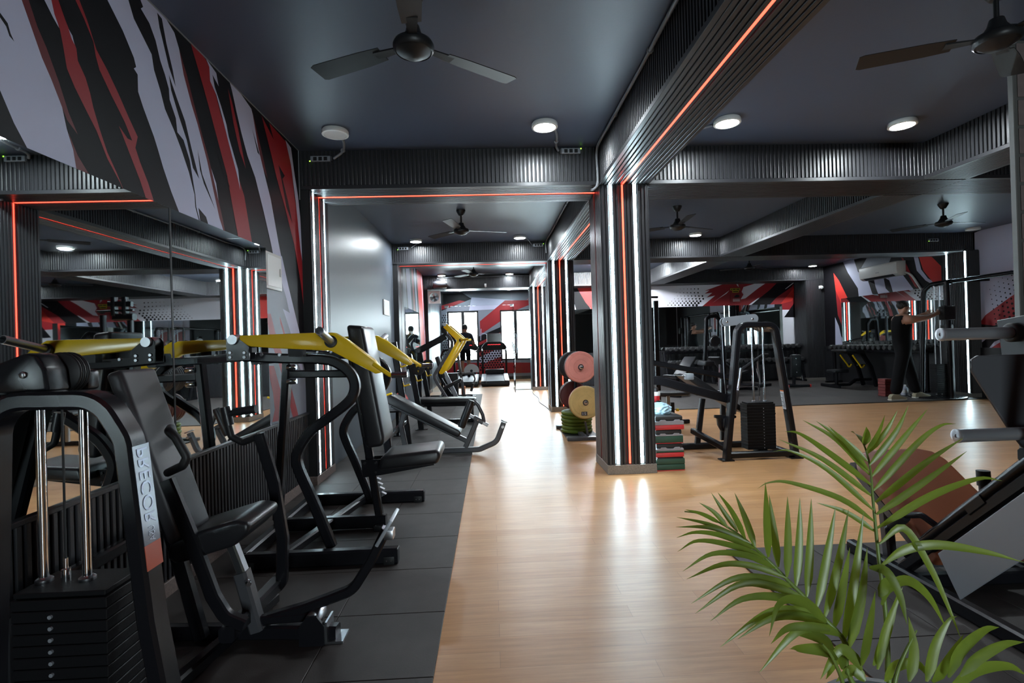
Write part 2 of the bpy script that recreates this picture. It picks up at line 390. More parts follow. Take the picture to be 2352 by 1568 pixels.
pillar(PX0, PX1, ROWS[2], {'front': WRW, 'left': SIDE, 'right': SIDE}, 'fluted black pillar with glowing strips behind the plate tree')
pillar(PX0, PX1, ROWS[3], {'front': WRW, 'left': SIDE, 'right': SIDE}, 'fluted black pillar with glowing strips beside the glass door')
for r, leds in ((1, SIDE), (2, RED), (3, [])):
    pillar(XL, XL+0.075, ROWS[r], {'right': leds}, ['', 'shallow wall pillar with white and red strips behind the yellow press', 'shallow wall pillar with one red strip by the grey wall', 'shallow wall pillar at the glass partition'][r], 'granite')
pillar(XR-0.20, XR, ROWS[2]-0.10, {'left': [(0.12, 'led_white'), (0.86, 'led_white')], 'front': []}, 'fluted black wall pillar with two white strips behind the cable machine')
pillar(XR-0.48, XR, ROWS[3], {'left': [], 'front': []}, 'plain fluted black corner pillar beside the dumbbell mirror')
# --- left wall: wainscot, mirror ------------------------------------------------
YE = ROWS[1]
slats_y(0.30, YE, XL+0.004, 0.085, 0.63, wall_left, True, 1)
MB().box(XL, XL+0.005, 0.30, YE, 0.0, 0.65).build('wainscot_backing', 'groove', wall_left)
MB().box(XL, XL+0.030, -1.0, YE, 0.63, 0.65).build('wainscot_cap', 'slat', wall_left, bevel=0.003, seg=1)
MB().box(XL, XL+0.022, -1.0, YE, 0.0, 0.085).build('skirting', 'granite', wall_left, bevel=0.002, seg=1)
MZ0, MZ1 = 0.65, 1.94
for (a, b, tilt) in ((0.52, 1.598, 0.0), (1.602, 2.678, 0.0), (2.682, 3.765, -0.012)):
    o = MB().box(0, 0.006, 0, b-a, MZ0+0.001, MZ1).build('mirror_panel', 'mirror', wall_left, sm=False); o.location = (XL+0.004, a, 0); o.rotation_euler = (0, 0, tilt)
MB().box(XL, XL+0.012, 2.674, 2.686, MZ0, MZ1).build('mirror_joint', 'groove', wall_left)
MB().box(XL, XL+0.006, YE-0.022, YE-0.014, 2.50, ZC).box(XL, XL+0.006, 0.3, YE-0.022, ZC-0.006, ZC).build('corner_bead', 'conduit', wall_left)
# --- right room: back wall and right wall wainscot + mirrors -------------------
MB().box(PX1, XR, 13.36, 13.40, 0, 0.88).build('wainscot', 'black_panel', wall_back)
for a, b in ((1.75, 3.33), (3.34, 4.93), (4.94, 6.53), (6.54, 7.80)):
    MB().box(a, b, 13.375, 13.395, 0.88, 2.03).build('mirror_panel', 'mirror', wall_back, sm=False)
slats_x(PX1, XR-0.5, 13.36, 0.05, 0.86, wall_back, False)
MB().box(XR-0.04, XR, 0, 13.4, 0, 0.88).build('wainscot', 'black_panel', wall_right)
for a, b in ((9.35, 10.75), (10.76, 12.18)):
    MB().box(XR-0.02, XR-0.002, a, b, 0.88, 2.05).build('mirror_panel', 'mirror', wall_right, sm=False)
# --- windows of the cardio room --------------------------------------------------
for i, (a, b) in enumerate(WINS):
    wo = struct(MB().box(a, b, YW+0.02, YW+0.07, WZ0, WZ0+0.05).box(a, b, YW+0.02, YW+0.07, WZ1-0.05, WZ1).box(a, a+0.05, YW+0.02, YW+0.07, WZ0, WZ1).box(b-0.05, b, YW+0.02, YW+0.07, WZ0, WZ1).build('window_%d' % (i+1), 'black_panel'))
    MB().box((a+b)/2-0.05, (a+b)/2+0.05, YW+0.01, YW+0.08, WZ0, WZ1).build('mullion', 'black_panel', wo)
    for (p, q) in ((a+0.05, (a+b)/2-0.05), ((a+b)/2+0.05, b-0.05)):
        MB().box(p, q, YW+0.04, YW+0.046, WZ0+0.05, WZ1-0.05).build('pane', 'glass', wo, sm=False)
    lat = MB()                                          # curly wrought-iron lattice outside
    nx, nz = 7, 12; sx = (b-a)/nx; sz = (WZ1-WZ0)/nz
    for u in range(nx):
        for v in range(nz):
            cx_, cz_ = a+(u+0.5)*sx, WZ0+(v+0.5)*sz
            ring = [(cx_+0.48*sx*math.cos(t*math.pi/5), YW+0.13, cz_+0.48*sz*math.sin(t*math.pi/5)) for t in range(11)]
            lat.tube(ring, 0.0045, 4, caps=False)
    lat.build('lattice', 'white_plastic', wo, kind='stuff')
# --- glass partition --------------------------------------------------------------
YG = 13.10
gp = struct(MB().box(XL+0.075, -1.115, YG-0.006, YG+0.006, 0.02, 2.58).build('window_3', 'glass', sm=False)); gp['label'] = 'frameless clear glass partition in front of the treadmills'
MB().box(-1.105, 0.555, YG-0.006, YG+0.006, 2.18, 2.58).build('transom_pane', 'glass', gp, sm=False)
MB().box(0.565, PX0-0.012, YG-0.006, YG+0.006, 0.02, 2.58).build('side_pane', 'glass', gp, sm=False)
for x in (-1.11, 0.56): MB().box(x-0.05, x+0.05, YG-0.016, YG+0.016, 2.14, 2.20).build('patch_fitting', 'steel', gp, bevel=0.003, seg=1)
MB().box(0.565, PX0-0.012, YG-0.012, YG+0.012, 0.0, 0.02).build('floor_channel', 'steel', gp)
def glass_door(x, sgn, lab):
    t = struct(MB().box(x-0.006, x+0.006, YG-0.83, YG-0.02, 0.015, 2.14).build('door_1' if sgn > 0 else 'door_2', 'glass', sm=False)); t['label'] = lab
    MB().box(x-0.016, x+0.016, YG-0.14, YG-0.015, 0.015, 0.09).build('bottom_fitting', 'steel', t, bevel=0.003, seg=1)
    for s in (-1, 1): MB().tube(fillet([(x, YG-0.70, 0.95), (x+s*0.05, YG-0.70, 0.95), (x+s*0.05, YG-0.70, 1.42), (x, YG-0.70, 1.42)], 0.02), 0.011, 8).build('door_handle', 'steel', t)
glass_door(0.56, 1, 'frameless glass door leaf standing open with a steel pull handle')
MURAL_L = [('lav',[(1.65,2.457),(1.839,2.601),(1.882,2.468),(1.917,2.395),(1.959,2.306),(1.998,2.245),(2.044,2.161),(2.063,2.085),(2.091,2.016),(2.111,1.94),(2.126,1.904),(1.933,1.865),(1.888,1.945),(1.84,2.012),(1.792,2.102),(1.741,2.179),(1.646,2.261)]),('black',[(1.778,2.387),(1.799,2.369),(1.826,2.35),(1.836,2.32),(1.849,2.3),(1.831,2.309),(1.82,2.335),(1.798,2.353),(1.777,2.366)]),('darkred',[(1.839,2.601),(1.869,2.623),(1.91,2.487),(1.943,2.411),(1.981,2.353),(2.033,2.251),(2.073,2.156),(2.116,2.085),(2.065,2.122),(2.044,2.161),(1.998,2.245),(1.959,2.306),(1.917,2.395),(1.882,2.468)]),('darkred',[(2.07,2.075),(2.113,2.0),(2.171,1.941),(2.174,1.906),(2.11,1.912),(2.091,2.016)]),('lav',[(1.923,2.608),(1.969,2.642),(2.007,2.552),(2.02,2.512),(2.039,2.465),(2.012,2.49),(1.976,2.531)]),('red',[(1.957,2.656),(1.991,2.681),(2.039,2.573),(2.07,2.514),(2.098,2.47),(2.12,2.433),(2.126,2.387),(2.164,2.337),(2.186,2.285),(2.201,2.233),(2.233,2.156),(2.274,2.072),(2.326,2.002),(2.381,1.915),(2.344,1.967),(2.273,2.045),(2.215,2.142),(2.167,2.198),(2.107,2.27),(2.071,2.326),(2.055,2.408),(2.043,2.461),(2.019,2.506),(2.007,2.552)]),('lav',[(2.084,2.489),(2.102,2.473),(2.112,2.442),(2.098,2.458)]),('red',[(2.069,2.715),(2.091,2.732),(2.142,2.642),(2.18,2.584),(2.227,2.489),(2.286,2.435),(2.349,2.364),(2.414,2.282),(2.469,2.218),(2.451,2.16),(2.48,2.105),(2.532,2.026),(2.596,1.9),(2.538,1.9),(2.477,2.016),(2.427,2.094),(2.38,2.168),(2.348,2.218),(2.401,2.183),(2.431,2.185),(2.383,2.254),(2.31,2.331),(2.241,2.411),(2.222,2.459),(2.211,2.512),(2.164,2.58),(2.122,2.629)]),('lav',[(2.222,2.827),(2.35,2.921),(2.43,2.836),(2.464,2.771),(2.526,2.721),(2.586,2.672),(2.601,2.603),(2.645,2.525),(2.679,2.446),(2.752,2.365),(2.81,2.289),(2.876,2.186),(2.922,2.08),(2.927,2.011),(2.975,1.909),(2.812,1.889),(2.774,1.946),(2.712,2.035),(2.653,2.135),(2.614,2.215),(2.587,2.266),(2.513,2.377),(2.48,2.436),(2.48,2.517),(2.455,2.532),(2.471,2.548),(2.457,2.584),(2.389,2.667),(2.298,2.747)]),('lav',[(2.491,2.921),(2.582,2.984),(2.776,2.895),(2.813,2.834),(2.844,2.75),(2.89,2.663),(2.931,2.579),(3.001,2.451),(3.076,2.326),(3.155,2.213),(3.177,2.116),(3.166,2.075),(3.199,2.017),(3.246,1.874),(3.072,1.913),(3.034,1.982),(2.957,2.015),(2.976,1.927),(2.937,2.014),(2.93,2.082),(2.886,2.258),(2.833,2.348),(2.779,2.368),(2.769,2.438),(2.72,2.513),(2.716,2.568),(2.687,2.625),(2.652,2.678),(2.619,2.761),(2.575,2.819),(2.515,2.852),(2.532,2.871)]),('black',[(2.637,2.912),(2.674,2.904),(2.706,2.796),(2.753,2.685),(2.776,2.606),(2.721,2.683),(2.675,2.794),(2.653,2.844)]),('black',[(2.719,2.642),(2.787,2.545),(2.852,2.458),(2.904,2.334),(2.973,2.183),(2.914,2.225),(2.862,2.36),(2.797,2.459),(2.735,2.569)]),('black',[(2.965,2.348),(2.983,2.239),(3.019,2.171),(3.138,2.049),(3.006,2.22)]),('darkred',[(2.813,2.834),(2.879,2.726),(2.946,2.586),(3.017,2.448),(3.084,2.329),(3.217,2.022),(3.265,1.878),(3.18,2.013),(3.059,2.32),(2.972,2.492),(2.916,2.581),(2.85,2.711)]),('red',[(2.911,2.951),(3.072,2.919),(3.112,2.895),(3.117,2.814),(3.175,2.768),(3.232,2.661),(3.312,2.578),(3.337,2.499),(3.41,2.374),(3.507,2.24),(3.602,1.945),(3.774,1.596),(3.535,1.573),(3.406,1.947),(3.337,2.151),(3.288,2.304),(3.22,2.425),(3.155,2.542),(3.092,2.654),(3.017,2.781),(2.945,2.893)]),('black',[(3.143,2.491),(3.218,2.396),(3.322,2.231),(3.249,2.291),(3.166,2.424)]),('lav',[(3.073,2.929),(3.19,2.899),(3.214,2.83),(3.145,2.866),(3.168,2.802),(3.235,2.72),(3.295,2.631),(3.32,2.562),(3.431,2.392),(3.455,2.261),(3.409,2.364),(3.318,2.522),(3.25,2.65),(3.183,2.763),(3.117,2.814),(3.112,2.895)]),('red',[(3.327,2.873),(3.373,2.815),(3.446,2.664),(3.54,2.434),(3.459,2.525),(3.386,2.679)]),('lav',[(3.323,2.97),(3.524,2.918),(3.646,2.89),(3.7,2.804),(3.755,2.715),(3.773,2.598),(3.83,2.493),(3.926,2.337),(4.047,2.032),(4.151,1.805),(4.348,1.389),(4.184,1.384),(3.905,2.004),(3.788,2.23),(3.677,2.42),(3.568,2.534),(3.488,2.661),(3.431,2.771),(3.377,2.887)]),('black',[(3.65,2.755),(3.761,2.605),(3.725,2.614)]),('darkred',[(3.657,2.884),(3.744,2.733),(3.812,2.612),(3.881,2.475),(3.807,2.531),(3.739,2.653)]),('red',[(3.805,2.917),(4.013,2.818),(4.12,2.675),(4.26,2.47),(4.441,2.19),(4.53,1.938),(4.547,1.668),(4.483,1.796),(4.365,2.085),(4.189,2.349),(4.051,2.53),(3.949,2.698)]),('red',[(3.936,2.917),(4.274,2.896),(4.345,2.742),(4.396,2.523),(4.497,2.215),(4.549,1.941),(4.555,1.533),(4.483,1.796),(4.4,2.102),(4.344,2.26),(4.228,2.46),(4.12,2.675)]),('lav',[(4.243,2.909),(4.355,2.889),(4.41,2.712),(4.484,2.521),(4.524,2.343),(4.549,1.941),(4.504,2.069),(4.427,2.465),(4.345,2.742)]),('black',[(4.088,2.652),(4.206,2.605),(4.157,2.564),(4.257,2.418),(4.343,2.247),(4.221,2.357),(4.141,2.546)]),('grey',[(3.757,1.875),(3.983,1.913),(4.12,1.679),(4.367,1.336),(4.563,0.939),(4.595,0.577),(3.678,0.598)]),('lav',[(4.094,1.522),(4.256,1.493),(4.367,1.336),(4.491,1.014),(4.505,0.943),(4.351,1.117),(4.244,1.326),(4.153,1.448)]),('lav',[(4.015,1.957),(4.106,1.934),(4.22,1.709),(4.343,1.498),(4.439,1.33),(4.367,1.336),(4.208,1.53),(4.095,1.766)]),('red',[(3.785,1.466),(3.868,1.47),(3.944,1.327),(4.082,1.125),(4.198,0.925),(4.321,0.712),(4.368,0.611),(4.245,0.629),(4.156,0.798),(4.056,0.974),(3.988,1.091),(3.855,1.271)]),('red',[(4.028,1.461),(4.085,1.387),(4.142,1.292),(4.096,1.317),(4.039,1.405)]),('red',[(3.815,1.086),(3.899,1.082),(3.978,0.942),(4.061,0.809),(3.999,0.803),(4.082,0.653),(3.844,0.67),(3.892,0.754),(3.872,0.878),(3.823,0.99)]),('lav',[(3.741,0.774),(3.792,0.72),(3.841,0.629),(3.72,0.649)])]
MURAL_B = [('white',[(3.097,2.952),(6.394,2.875),(6.178,2.502),(5.853,1.932),(3.069,2.006)]),('red',[(6.284,2.626),(5.716,2.438),(5.844,2.448),(5.713,2.363),(5.918,2.383),(5.761,2.261),(5.993,2.306),(5.522,1.941),(6.262,1.922),(8.945,1.851),(8.971,2.662)]),('white',[(6.381,2.434),(6.119,2.252),(5.91,2.107),(6.093,2.228),(6.301,2.348)]),('white',[(6.768,2.513),(7.287,2.652),(7.494,2.672),(7.178,2.478),(6.81,2.21),(6.681,2.188),(6.762,2.312),(6.713,2.388)]),('white',[(6.542,2.67),(6.606,2.668),(6.64,2.516),(6.59,2.568)]),('white',[(7.144,2.201),(7.196,2.225),(7.088,2.051),(6.93,1.954),(6.723,1.909),(6.96,2.08)]),('black',[(7.725,2.641),(8.244,2.679),(8.082,2.481),(7.66,2.213),(7.34,1.893),(6.616,1.761),(7.09,2.127),(7.486,2.42)]),('black',[(8.92,2.714),(9.233,2.706),(9.199,1.641),(7.85,1.677),(8.174,2.099),(8.152,2.226),(8.335,2.272),(8.489,2.243),(8.651,2.416)]),('bright',[(8.295,2.653),(8.71,2.643),(8.441,2.345),(8.18,2.301),(8.07,2.102),(7.758,2.034),(7.918,2.207)]),('white',[(8.83,2.335),(8.842,2.284),(8.535,2.039),(8.431,2.042)]),('white',[(8.138,2.606),(8.15,2.59),(7.925,2.434),(7.9,2.435)]),('white',[(8.729,2.009),(8.823,2.107),(8.833,2.031),(8.726,1.933)]),('white',[(8.723,1.831),(8.843,1.929),(8.846,1.866),(8.729,1.78)]),('red',[(8.719,1.705),(8.853,1.828),(8.854,1.448),(8.735,1.375)]),('white',[(8.719,1.299),(8.867,1.447),(8.867,0.636),(8.724,0.641)]),('red',[(8.727,1.147),(8.87,1.295),(8.868,1.232),(8.733,1.084)]),('white',[(2.012,2.669),(3.19,2.64),(3.153,1.394),(1.975,1.428)]),('black',[(2.159,2.665),(2.379,2.66),(2.689,1.92),(3.146,1.175),(2.63,1.19),(2.416,1.415),(2.351,1.71),(2.218,2.188)]),('bright',[(2.269,2.662),(3.19,2.64),(3.153,1.394),(2.691,1.993),(2.513,2.217)]),('black',[(2.135,1.862),(2.243,1.786),(2.132,1.752)])]
DOTS_B = [(5.055,2.505,0.0065),(5.152,2.503,0.0086),(5.249,2.5,0.0108),(5.345,2.498,0.013),(5.442,2.496,0.0151),(5.539,2.493,0.0173),(4.951,2.407,0.0071),(5.047,2.405,0.0092),(5.144,2.403,0.0113),(5.24,2.4,0.0134),(5.337,2.398,0.0155),(5.434,2.395,0.0176),(5.531,2.393,0.0197),(4.971,2.319,0.0076),(5.067,2.317,0.0097),(5.164,2.314,0.0118),(5.261,2.312,0.0139),(5.357,2.309,0.016),(5.454,2.307,0.0181),(5.551,2.304,0.0201),(5.648,2.302,0.0222),(4.892,2.246,0.0082),(4.989,2.244,0.0103),(5.085,2.241,0.0123),(5.182,2.239,0.0144),(5.279,2.236,0.0165),(5.375,2.234,0.0185),(5.472,2.231,0.0206),(5.569,2.229,0.0226),(5.666,2.226,0.0247),(4.817,2.185,0.0091),(4.913,2.183,0.0113),(5.01,2.18,0.0136),(5.106,2.178,0.0158),(5.203,2.175,0.0181),(5.3,2.173,0.0204),(5.396,2.17,0.0226),(5.493,2.168,0.0249),(5.59,2.165,0.0272),(4.765,2.137,0.0107),(4.861,2.134,0.0134),(4.958,2.132,0.016),(5.054,2.129,0.0187),(5.151,2.127,0.0214),(5.247,2.124,0.0241),(5.344,2.122,0.0267),(5.441,2.119,0.0294),(5.537,2.117,0.0321),(4.712,2.083,0.0115),(4.809,2.08,0.0144),(4.905,2.078,0.0173),(5.002,2.075,0.0202),(5.098,2.073,0.023),(5.195,2.07,0.0259),(5.291,2.068,0.0288),(5.388,2.065,0.0317),(5.485,2.063,0.0346)]
MURAL_R = [('black',[(12.465,3.279),(9.359,2.714),(9.431,0.711),(12.589,0.634)]),('lav',[(12.114,2.971),(11.732,2.962),(11.6,2.629),(11.293,2.383),(11.171,2.068),(10.879,1.991),(11.591,2.006),(11.617,2.242),(11.934,2.649)]),('lav',[(11.122,2.437),(10.766,2.439),(10.647,2.304),(10.831,2.399),(10.778,2.151),(10.658,2.042),(10.975,2.0),(11.065,2.207)]),('lav',[(10.705,2.407),(10.344,2.429),(10.023,2.024),(10.568,2.01),(10.622,2.182)]),('grey',[(11.27,2.935),(10.81,2.905),(10.565,2.839),(10.829,2.447),(11.023,2.424),(11.293,2.383),(11.564,2.624)]),('bright',[(12.45,2.72),(12.255,2.502),(11.998,2.095),(11.892,1.899),(11.911,1.475),(12.164,1.866),(12.388,2.269)]),('red',[(10.332,2.752),(10.275,2.719),(10.118,2.42),(9.94,2.061),(10.019,2.114),(10.228,2.482)]),('lav',[(10.023,2.745),(9.916,2.704),(9.847,2.427),(9.698,2.231),(9.575,2.15),(9.577,2.086),(9.751,2.194),(9.954,2.42)]),('bright',[(9.914,2.748),(9.655,2.703),(9.394,2.424),(9.398,1.96),(9.576,2.129),(9.796,2.397)]),('lav',[(12.439,1.609),(12.307,1.382),(12.237,1.134),(12.014,0.863),(12.024,0.648),(12.463,0.638)]),('red',[(12.388,2.269),(12.164,1.866),(11.911,1.475),(11.896,0.943),(12.079,1.159),(12.334,1.658)]),('red',[(9.529,2.059),(9.395,2.044),(9.435,0.945),(9.496,0.945),(9.521,1.587)]),('lav',[(9.586,1.85),(9.524,1.844),(9.497,0.902),(9.571,0.902)]),('lav',[(8.705,2.91),(7.031,3.189),(7.101,0.704),(8.737,0.728)]),('red',[(8.676,1.297),(8.55,1.447),(8.122,1.717),(7.734,1.945),(7.353,2.032),(7.368,1.515),(8.024,1.418),(8.399,1.249),(8.679,1.219)]),('black',[(8.676,1.297),(8.399,1.258),(8.024,1.418),(7.368,1.515),(7.371,1.415),(8.027,1.309),(8.324,1.209),(8.68,1.18)]),('red',[(8.573,0.742),(8.45,0.888),(8.293,0.983),(8.036,1.018),(7.375,1.281),(7.384,0.946),(8.04,0.891),(8.301,0.748)]),('black',[(8.668,0.945),(8.403,1.135),(8.033,1.127),(8.408,0.983),(8.613,0.751),(8.675,0.73)])]
DOTS_R = [(8.456,1.881,0.0072),(8.38,1.938,0.0072),(8.306,1.994,0.0072),(8.233,2.049,0.0072),(8.161,2.103,0.0072),(8.09,2.156,0.0072),(8.02,2.208,0.0072),(7.952,2.259,0.0072),(7.884,2.31,0.0072),(7.818,2.359,0.0072),(7.753,2.408,0.0072),(7.688,2.456,0.0072),(8.443,1.796,0.0081),(8.368,1.853,0.0084),(8.293,1.91,0.0087),(8.22,1.965,0.009),(8.149,2.02,0.0093),(8.078,2.073,0.0096),(8.009,2.126,0.0099),(7.94,2.178,0.0096),(7.873,2.229,0.0093),(7.807,2.28,0.009),(7.742,2.329,0.0087),(7.678,2.378,0.0084),(8.43,1.711,0.009),(8.355,1.769,0.0096),(8.281,1.826,0.0102),(8.208,1.882,0.0108),(8.137,1.937,0.0114),(8.066,1.992,0.012),(7.997,2.045,0.0126),(7.929,2.097,0.012),(7.862,2.149,0.0114),(7.796,2.2,0.0108),(7.731,2.25,0.0102),(7.667,2.299,0.0096),(8.418,1.626,0.0099),(8.343,1.685,0.0108),(8.269,1.742,0.0117),(8.196,1.799,0.0126),(8.125,1.855,0.0135),(8.054,1.91,0.0144),(7.985,1.964,0.0153),(7.917,2.017,0.0144),(7.851,2.069,0.0135),(7.785,2.121,0.0126),(7.72,2.171,0.0117),(7.656,2.221,0.0108),(8.405,1.541,0.0108),(8.33,1.601,0.012),(8.256,1.659,0.0132),(8.184,1.716,0.0144),(8.113,1.773,0.0156),(8.043,1.828,0.0168),(7.974,1.883,0.018),(7.906,1.937,0.0168),(7.839,1.989,0.0156),(7.774,2.041,0.0144),(7.709,2.093,0.0132),(7.646,2.143,0.012),(8.392,1.457,0.0117),(8.317,1.517,0.0132),(8.244,1.576,0.0147),(8.172,1.634,0.0162),(8.101,1.691,0.0177),(8.031,1.747,0.0192),(7.962,1.802,0.0207),(7.895,1.857,0.0192),(7.828,1.91,0.0177),(7.763,1.962,0.0162),(7.699,2.014,0.0147),(7.635,2.065,0.0132),(8.379,1.373,0.0126),(8.305,1.434,0.0144),(8.232,1.493,0.0162),(8.16,1.552,0.018),(8.089,1.609,0.0198),(8.019,1.666,0.0216),(7.951,1.722,0.0234),(7.884,1.777,0.0216),(7.817,1.831,0.0198),(7.752,1.884,0.018),(7.688,1.936,0.0162),(7.625,1.987,0.0144),(8.367,1.289,0.0135),(8.293,1.351,0.0156),(8.22,1.411,0.0177),(8.148,1.47,0.0198),(8.077,1.528,0.0219),(8.008,1.585,0.024),(7.94,1.642,0.0261),(7.872,1.697,0.024),(7.806,1.752,0.0219),(7.741,1.805,0.0198),(7.677,1.858,0.0177),(7.614,1.91,0.0156),(8.354,1.206,0.0144),(8.28,1.268,0.0168),(8.207,1.328,0.0192),(8.136,1.388,0.0216),(8.065,1.447,0.024),(7.996,1.505,0.0264),(7.928,1.562,0.0288),(7.861,1.618,0.0264),(7.795,1.673,0.024),(7.73,1.727,0.0216),(7.666,1.78,0.0192),(7.604,1.833,0.0168)]
# ================================================================ murals (flat printed vinyl on the walls)
MC = {'lav':'lav', 'black':'mural_black', 'red':'mural_red', 'darkred':'mural_darkred', 'grey':'mural_grey', 'bright':'mural_bright', 'white':'mural_white'}
ML = list(MC.values())
def mural(polys, dots, axis, base, step, parent, bounds, basecol):
    m = MB(); m.cur = ML.index(basecol)
    def pt(p, d): return (d, p[0], p[1]) if axis == 'x' else (p[0], d, p[1])
    a0, a1, z0, z1 = bounds
    m.poly([pt(q, base) for q in ((a0,z0),(a1,z0),(a1,z1),(a0,z1))])
    d = base
    def clip(ps):
        for k, lim, sg in ((0,a0,1),(0,a1,-1),(1,z0,1),(1,z1,-1)):
            out = []
            for i in range(len(ps)):
                p, q = ps[i-1], ps[i]; ip, iq = sg*(p[k]-lim) >= 0, sg*(q[k]-lim) >= 0
                if ip != iq:
                    t = (lim-p[k])/(q[k]-p[k]); out.append((p[0]+t*(q[0]-p[0]), p[1]+t*(q[1]-p[1])))
                if iq: out.append(q)
            ps = out
            if len(ps) < 3: return []
        return ps
    for c, ps in polys:
        ps = clip(ps)
        if len(ps) < 3: continue
        d += step; m.cur = ML.index(MC[c]); m.poly([pt(p, d) for p in ps])
    m.cur = ML.index('mural_black'); d += step
    for (a, z, r) in dots:
        ps = clip([(a+r*math.cos(k*math.pi/5), z+r*math.sin(k*math.pi/5)) for k in range(10)])
        if len(ps) > 2: m.poly([pt(p, d) for p in ps])
    o = m.build('mural', ML, parent, sm=False)
    o['label'] = 'printed mural of slanted brush strokes'
    return o
mural(MURAL_L, [], 'x', XL+0.0008, 0.00008, wall_left, (0.2, YE, 0.64, ZC), 'mural_black')
mural(MURAL_B, DOTS_B, 'y', 13.392, -0.0003, wall_back, (PX1, XR-0.46, 0.88, ZB), 'mural_white')
mural(MURAL_R, DOTS_R, 'x', XR-0.003, -0.0003, wall_right, (2.0, 12.9, 0.88, ZC), 'mural_black')
# left wall between the second and third beams, and the window wall: the same slanted bands
def band(c, y0, w, z0=0.6, z1=2.93, lean=0.55): return (c, [(y0, z1), (y0+w, z1), (y0+w+lean, z0), (y0+lean, z0)])
mural([band('red',9.0,0.25), band('grey',9.5,0.45), band('lav',10.05,0.5), band('red',10.8,0.22), band('lav',11.2,0.16), band('bright',11.6,0.9), band('lav',12.3,0.12)], [], 'x', XL+0.0008, 0.0001, wall_left, (9.24, 12.83, 0.5, ZC), 'mural_black')
WD = [(-1.58+0.07*(k%3)+0.035*((k//3)%2), 0.9+0.075*(k//3), 0.022) for k in range(54)]
mural([('black', [(-1.6,2.33),(-0.6,2.7),(-0.9,2.9),(-1.6,2.9)]), ('red', [(-1.6,2.36),(-0.8,2.62),(-1.0,2.66),(-1.6,2.5)]), ('lav', [(-0.7,2.31),(0.6,2.35),(0.8,2.62),(-0.6,2.75)]),
       ('red', [(-0.35,1.5),(0.9,2.3),(1.7,2.6),(0.5,2.62),(-0.35,1.95)]), ('black', [(-0.4,0.4),(0.35,0.4),(0.35,1.75),(-0.4,1.45)]), ('red', [(-0.4,1.15),(0.35,1.5),(0.35,1.58),(-0.4,1.25)]),
       ('lav', [(-0.4,0.30),(0.35,0.30),(0.35,0.98),(-0.4,0.98)]), ('red', [(-0.4,0.30),(0.35,0.62),(0.35,0.78),(-0.4,0.5)]), ('red', [(-0.4,0.75),(0.1,0.98),(-0.4,0.98)]), ('lav', [(-0.35,1.32),(-0.33,1.32),(-0.31,1.7),(-0.33,1.7)]), ('lav', [(-0.3,1.55),(0.2,1.42),(0.2,1.44),(-0.3,1.57)]), ('red', [(-1.6,0.2),(2.5,0.2),(2.5,0.5),(-1.6,0.62)])],
      WD+[(-0.37+0.088*(k%9)+0.044*((k//9)%2), 0.34+0.076*(k//9), 0.032) for k in range(81)], 'y', YW-0.003, -0.0003, wall_window, (XL+0.01, 2.59, 0.1, ZC), 'mural_grey')
mw = wall_window.children[-1]
bm = bmesh.new(); bm.from_mesh(mw.data)            # cut the window openings out of the printed vinyl
for co, no in (((WINS[0][0],0,0),(1,0,0)),((WINS[0][1],0,0),(1,0,0)),((WINS[1][0],0,0),(1,0,0)),((WINS[1][1],0,0),(1,0,0)),((0,0,WZ0),(0,0,1)),((0,0,WZ1),(0,0,1))):
    bmesh.ops.bisect_plane(bm, geom=bm.verts[:]+bm.edges[:]+bm.faces[:], plane_co=co, plane_no=no)
kill = [f for f in bm.faces if any(a < f.calc_center_median().x < b for a, b in WINS) and WZ0 < f.calc_center_median().z < WZ1]
bmesh.ops.delete(bm, geom=kill, context='FACES'); bm.to_mesh(mw.data); bm.free()
# mirror with a printed border on the left wall beyond the second beam
MB().box(XL+0.003, XL+0.012, 9.85, 11.75, 0.75, 1.95).build('mirror_panel', 'mirror', wall_left, sm=False)
# ================================================================ ceiling fixtures
def lamp(x, y, on, label, scars=()):
    t = thing('ceiling_lamp', label, 'ceiling lamp', (x, y, ZC), 'round surface ceiling lamps')
    MB().lathe([(0.098, 0), (0.102, -0.006), (0.104, -0.030), (0.102, -0.036), (0.086, -0.038), (0.084, -0.034)], (x, y, ZC), n=40).build('housing', 'white_plastic', t, sharp=0.9)
    MB().lathe([(0.0, -0.0362), (0.05, -0.0365), (0.0845, -0.035)], (x, y, ZC), n=40).build('diffuser', 'lamp_on' if on else 'lamp_off', t)
    return t
def wire(pts, r, name, label, m='conduit', clips=()):
    t = thing(name, label, 'conduit', pts[0], 'surface wiring conduits')
    MB().tube(smooth(pts, 4), r, 8).build('pipe', m, t)
    for c in clips: MB().lathe([(r*1.7, -0.008), (r*1.7, 0.008)], c, (0.2, 1, 0.1), 10).build('clip', 'conduit', t)
    return t
def driver(x, y, zc, label, flip=1):
    t = thing('led_driver', label, 'power supply', (x, y, zc-0.03), 'led power supplies on the beams')
    MB().box(x-0.085, x+0.085, y-0.034, y-SD, zc-0.024, zc+0.024).build('case', 'grey_plate', t, bevel=0.002, seg=1)
    for k in range(3): MB().box(x-0.06+k*0.045, x-0.03+k*0.045, y-0.0355, y-0.033, zc-0.017, zc+0.015).build('vent_block', 'matte_black', t)
    MB().box(x+flip*0.085, x+flip*0.10, y-0.030, y-SD, zc-0.020, zc+0.020).build('terminal', 'powder_grey', t)
    MB().lathe([(0.0, -0.004), (0.006, 0), (0.0, 0.004)], (x-flip*0.09, y-0.03, zc-0.02*flip), (0,1,0), 8).build('indicator_light', 'led_green', t)
    return t
lamp(-1.19, 4.12, False, 'unlit round white ceiling lamp above the left mural')
lamp(0.473, 4.03, True, 'lit round ceiling lamp just before the first cross beam')
lamp(1.93, 4.00, True, 'lit round ceiling lamp to the right of the long red-strip beam')
lamp(3.44, 4.08, True, 'lit round ceiling lamp by the middle long beam at upper right')
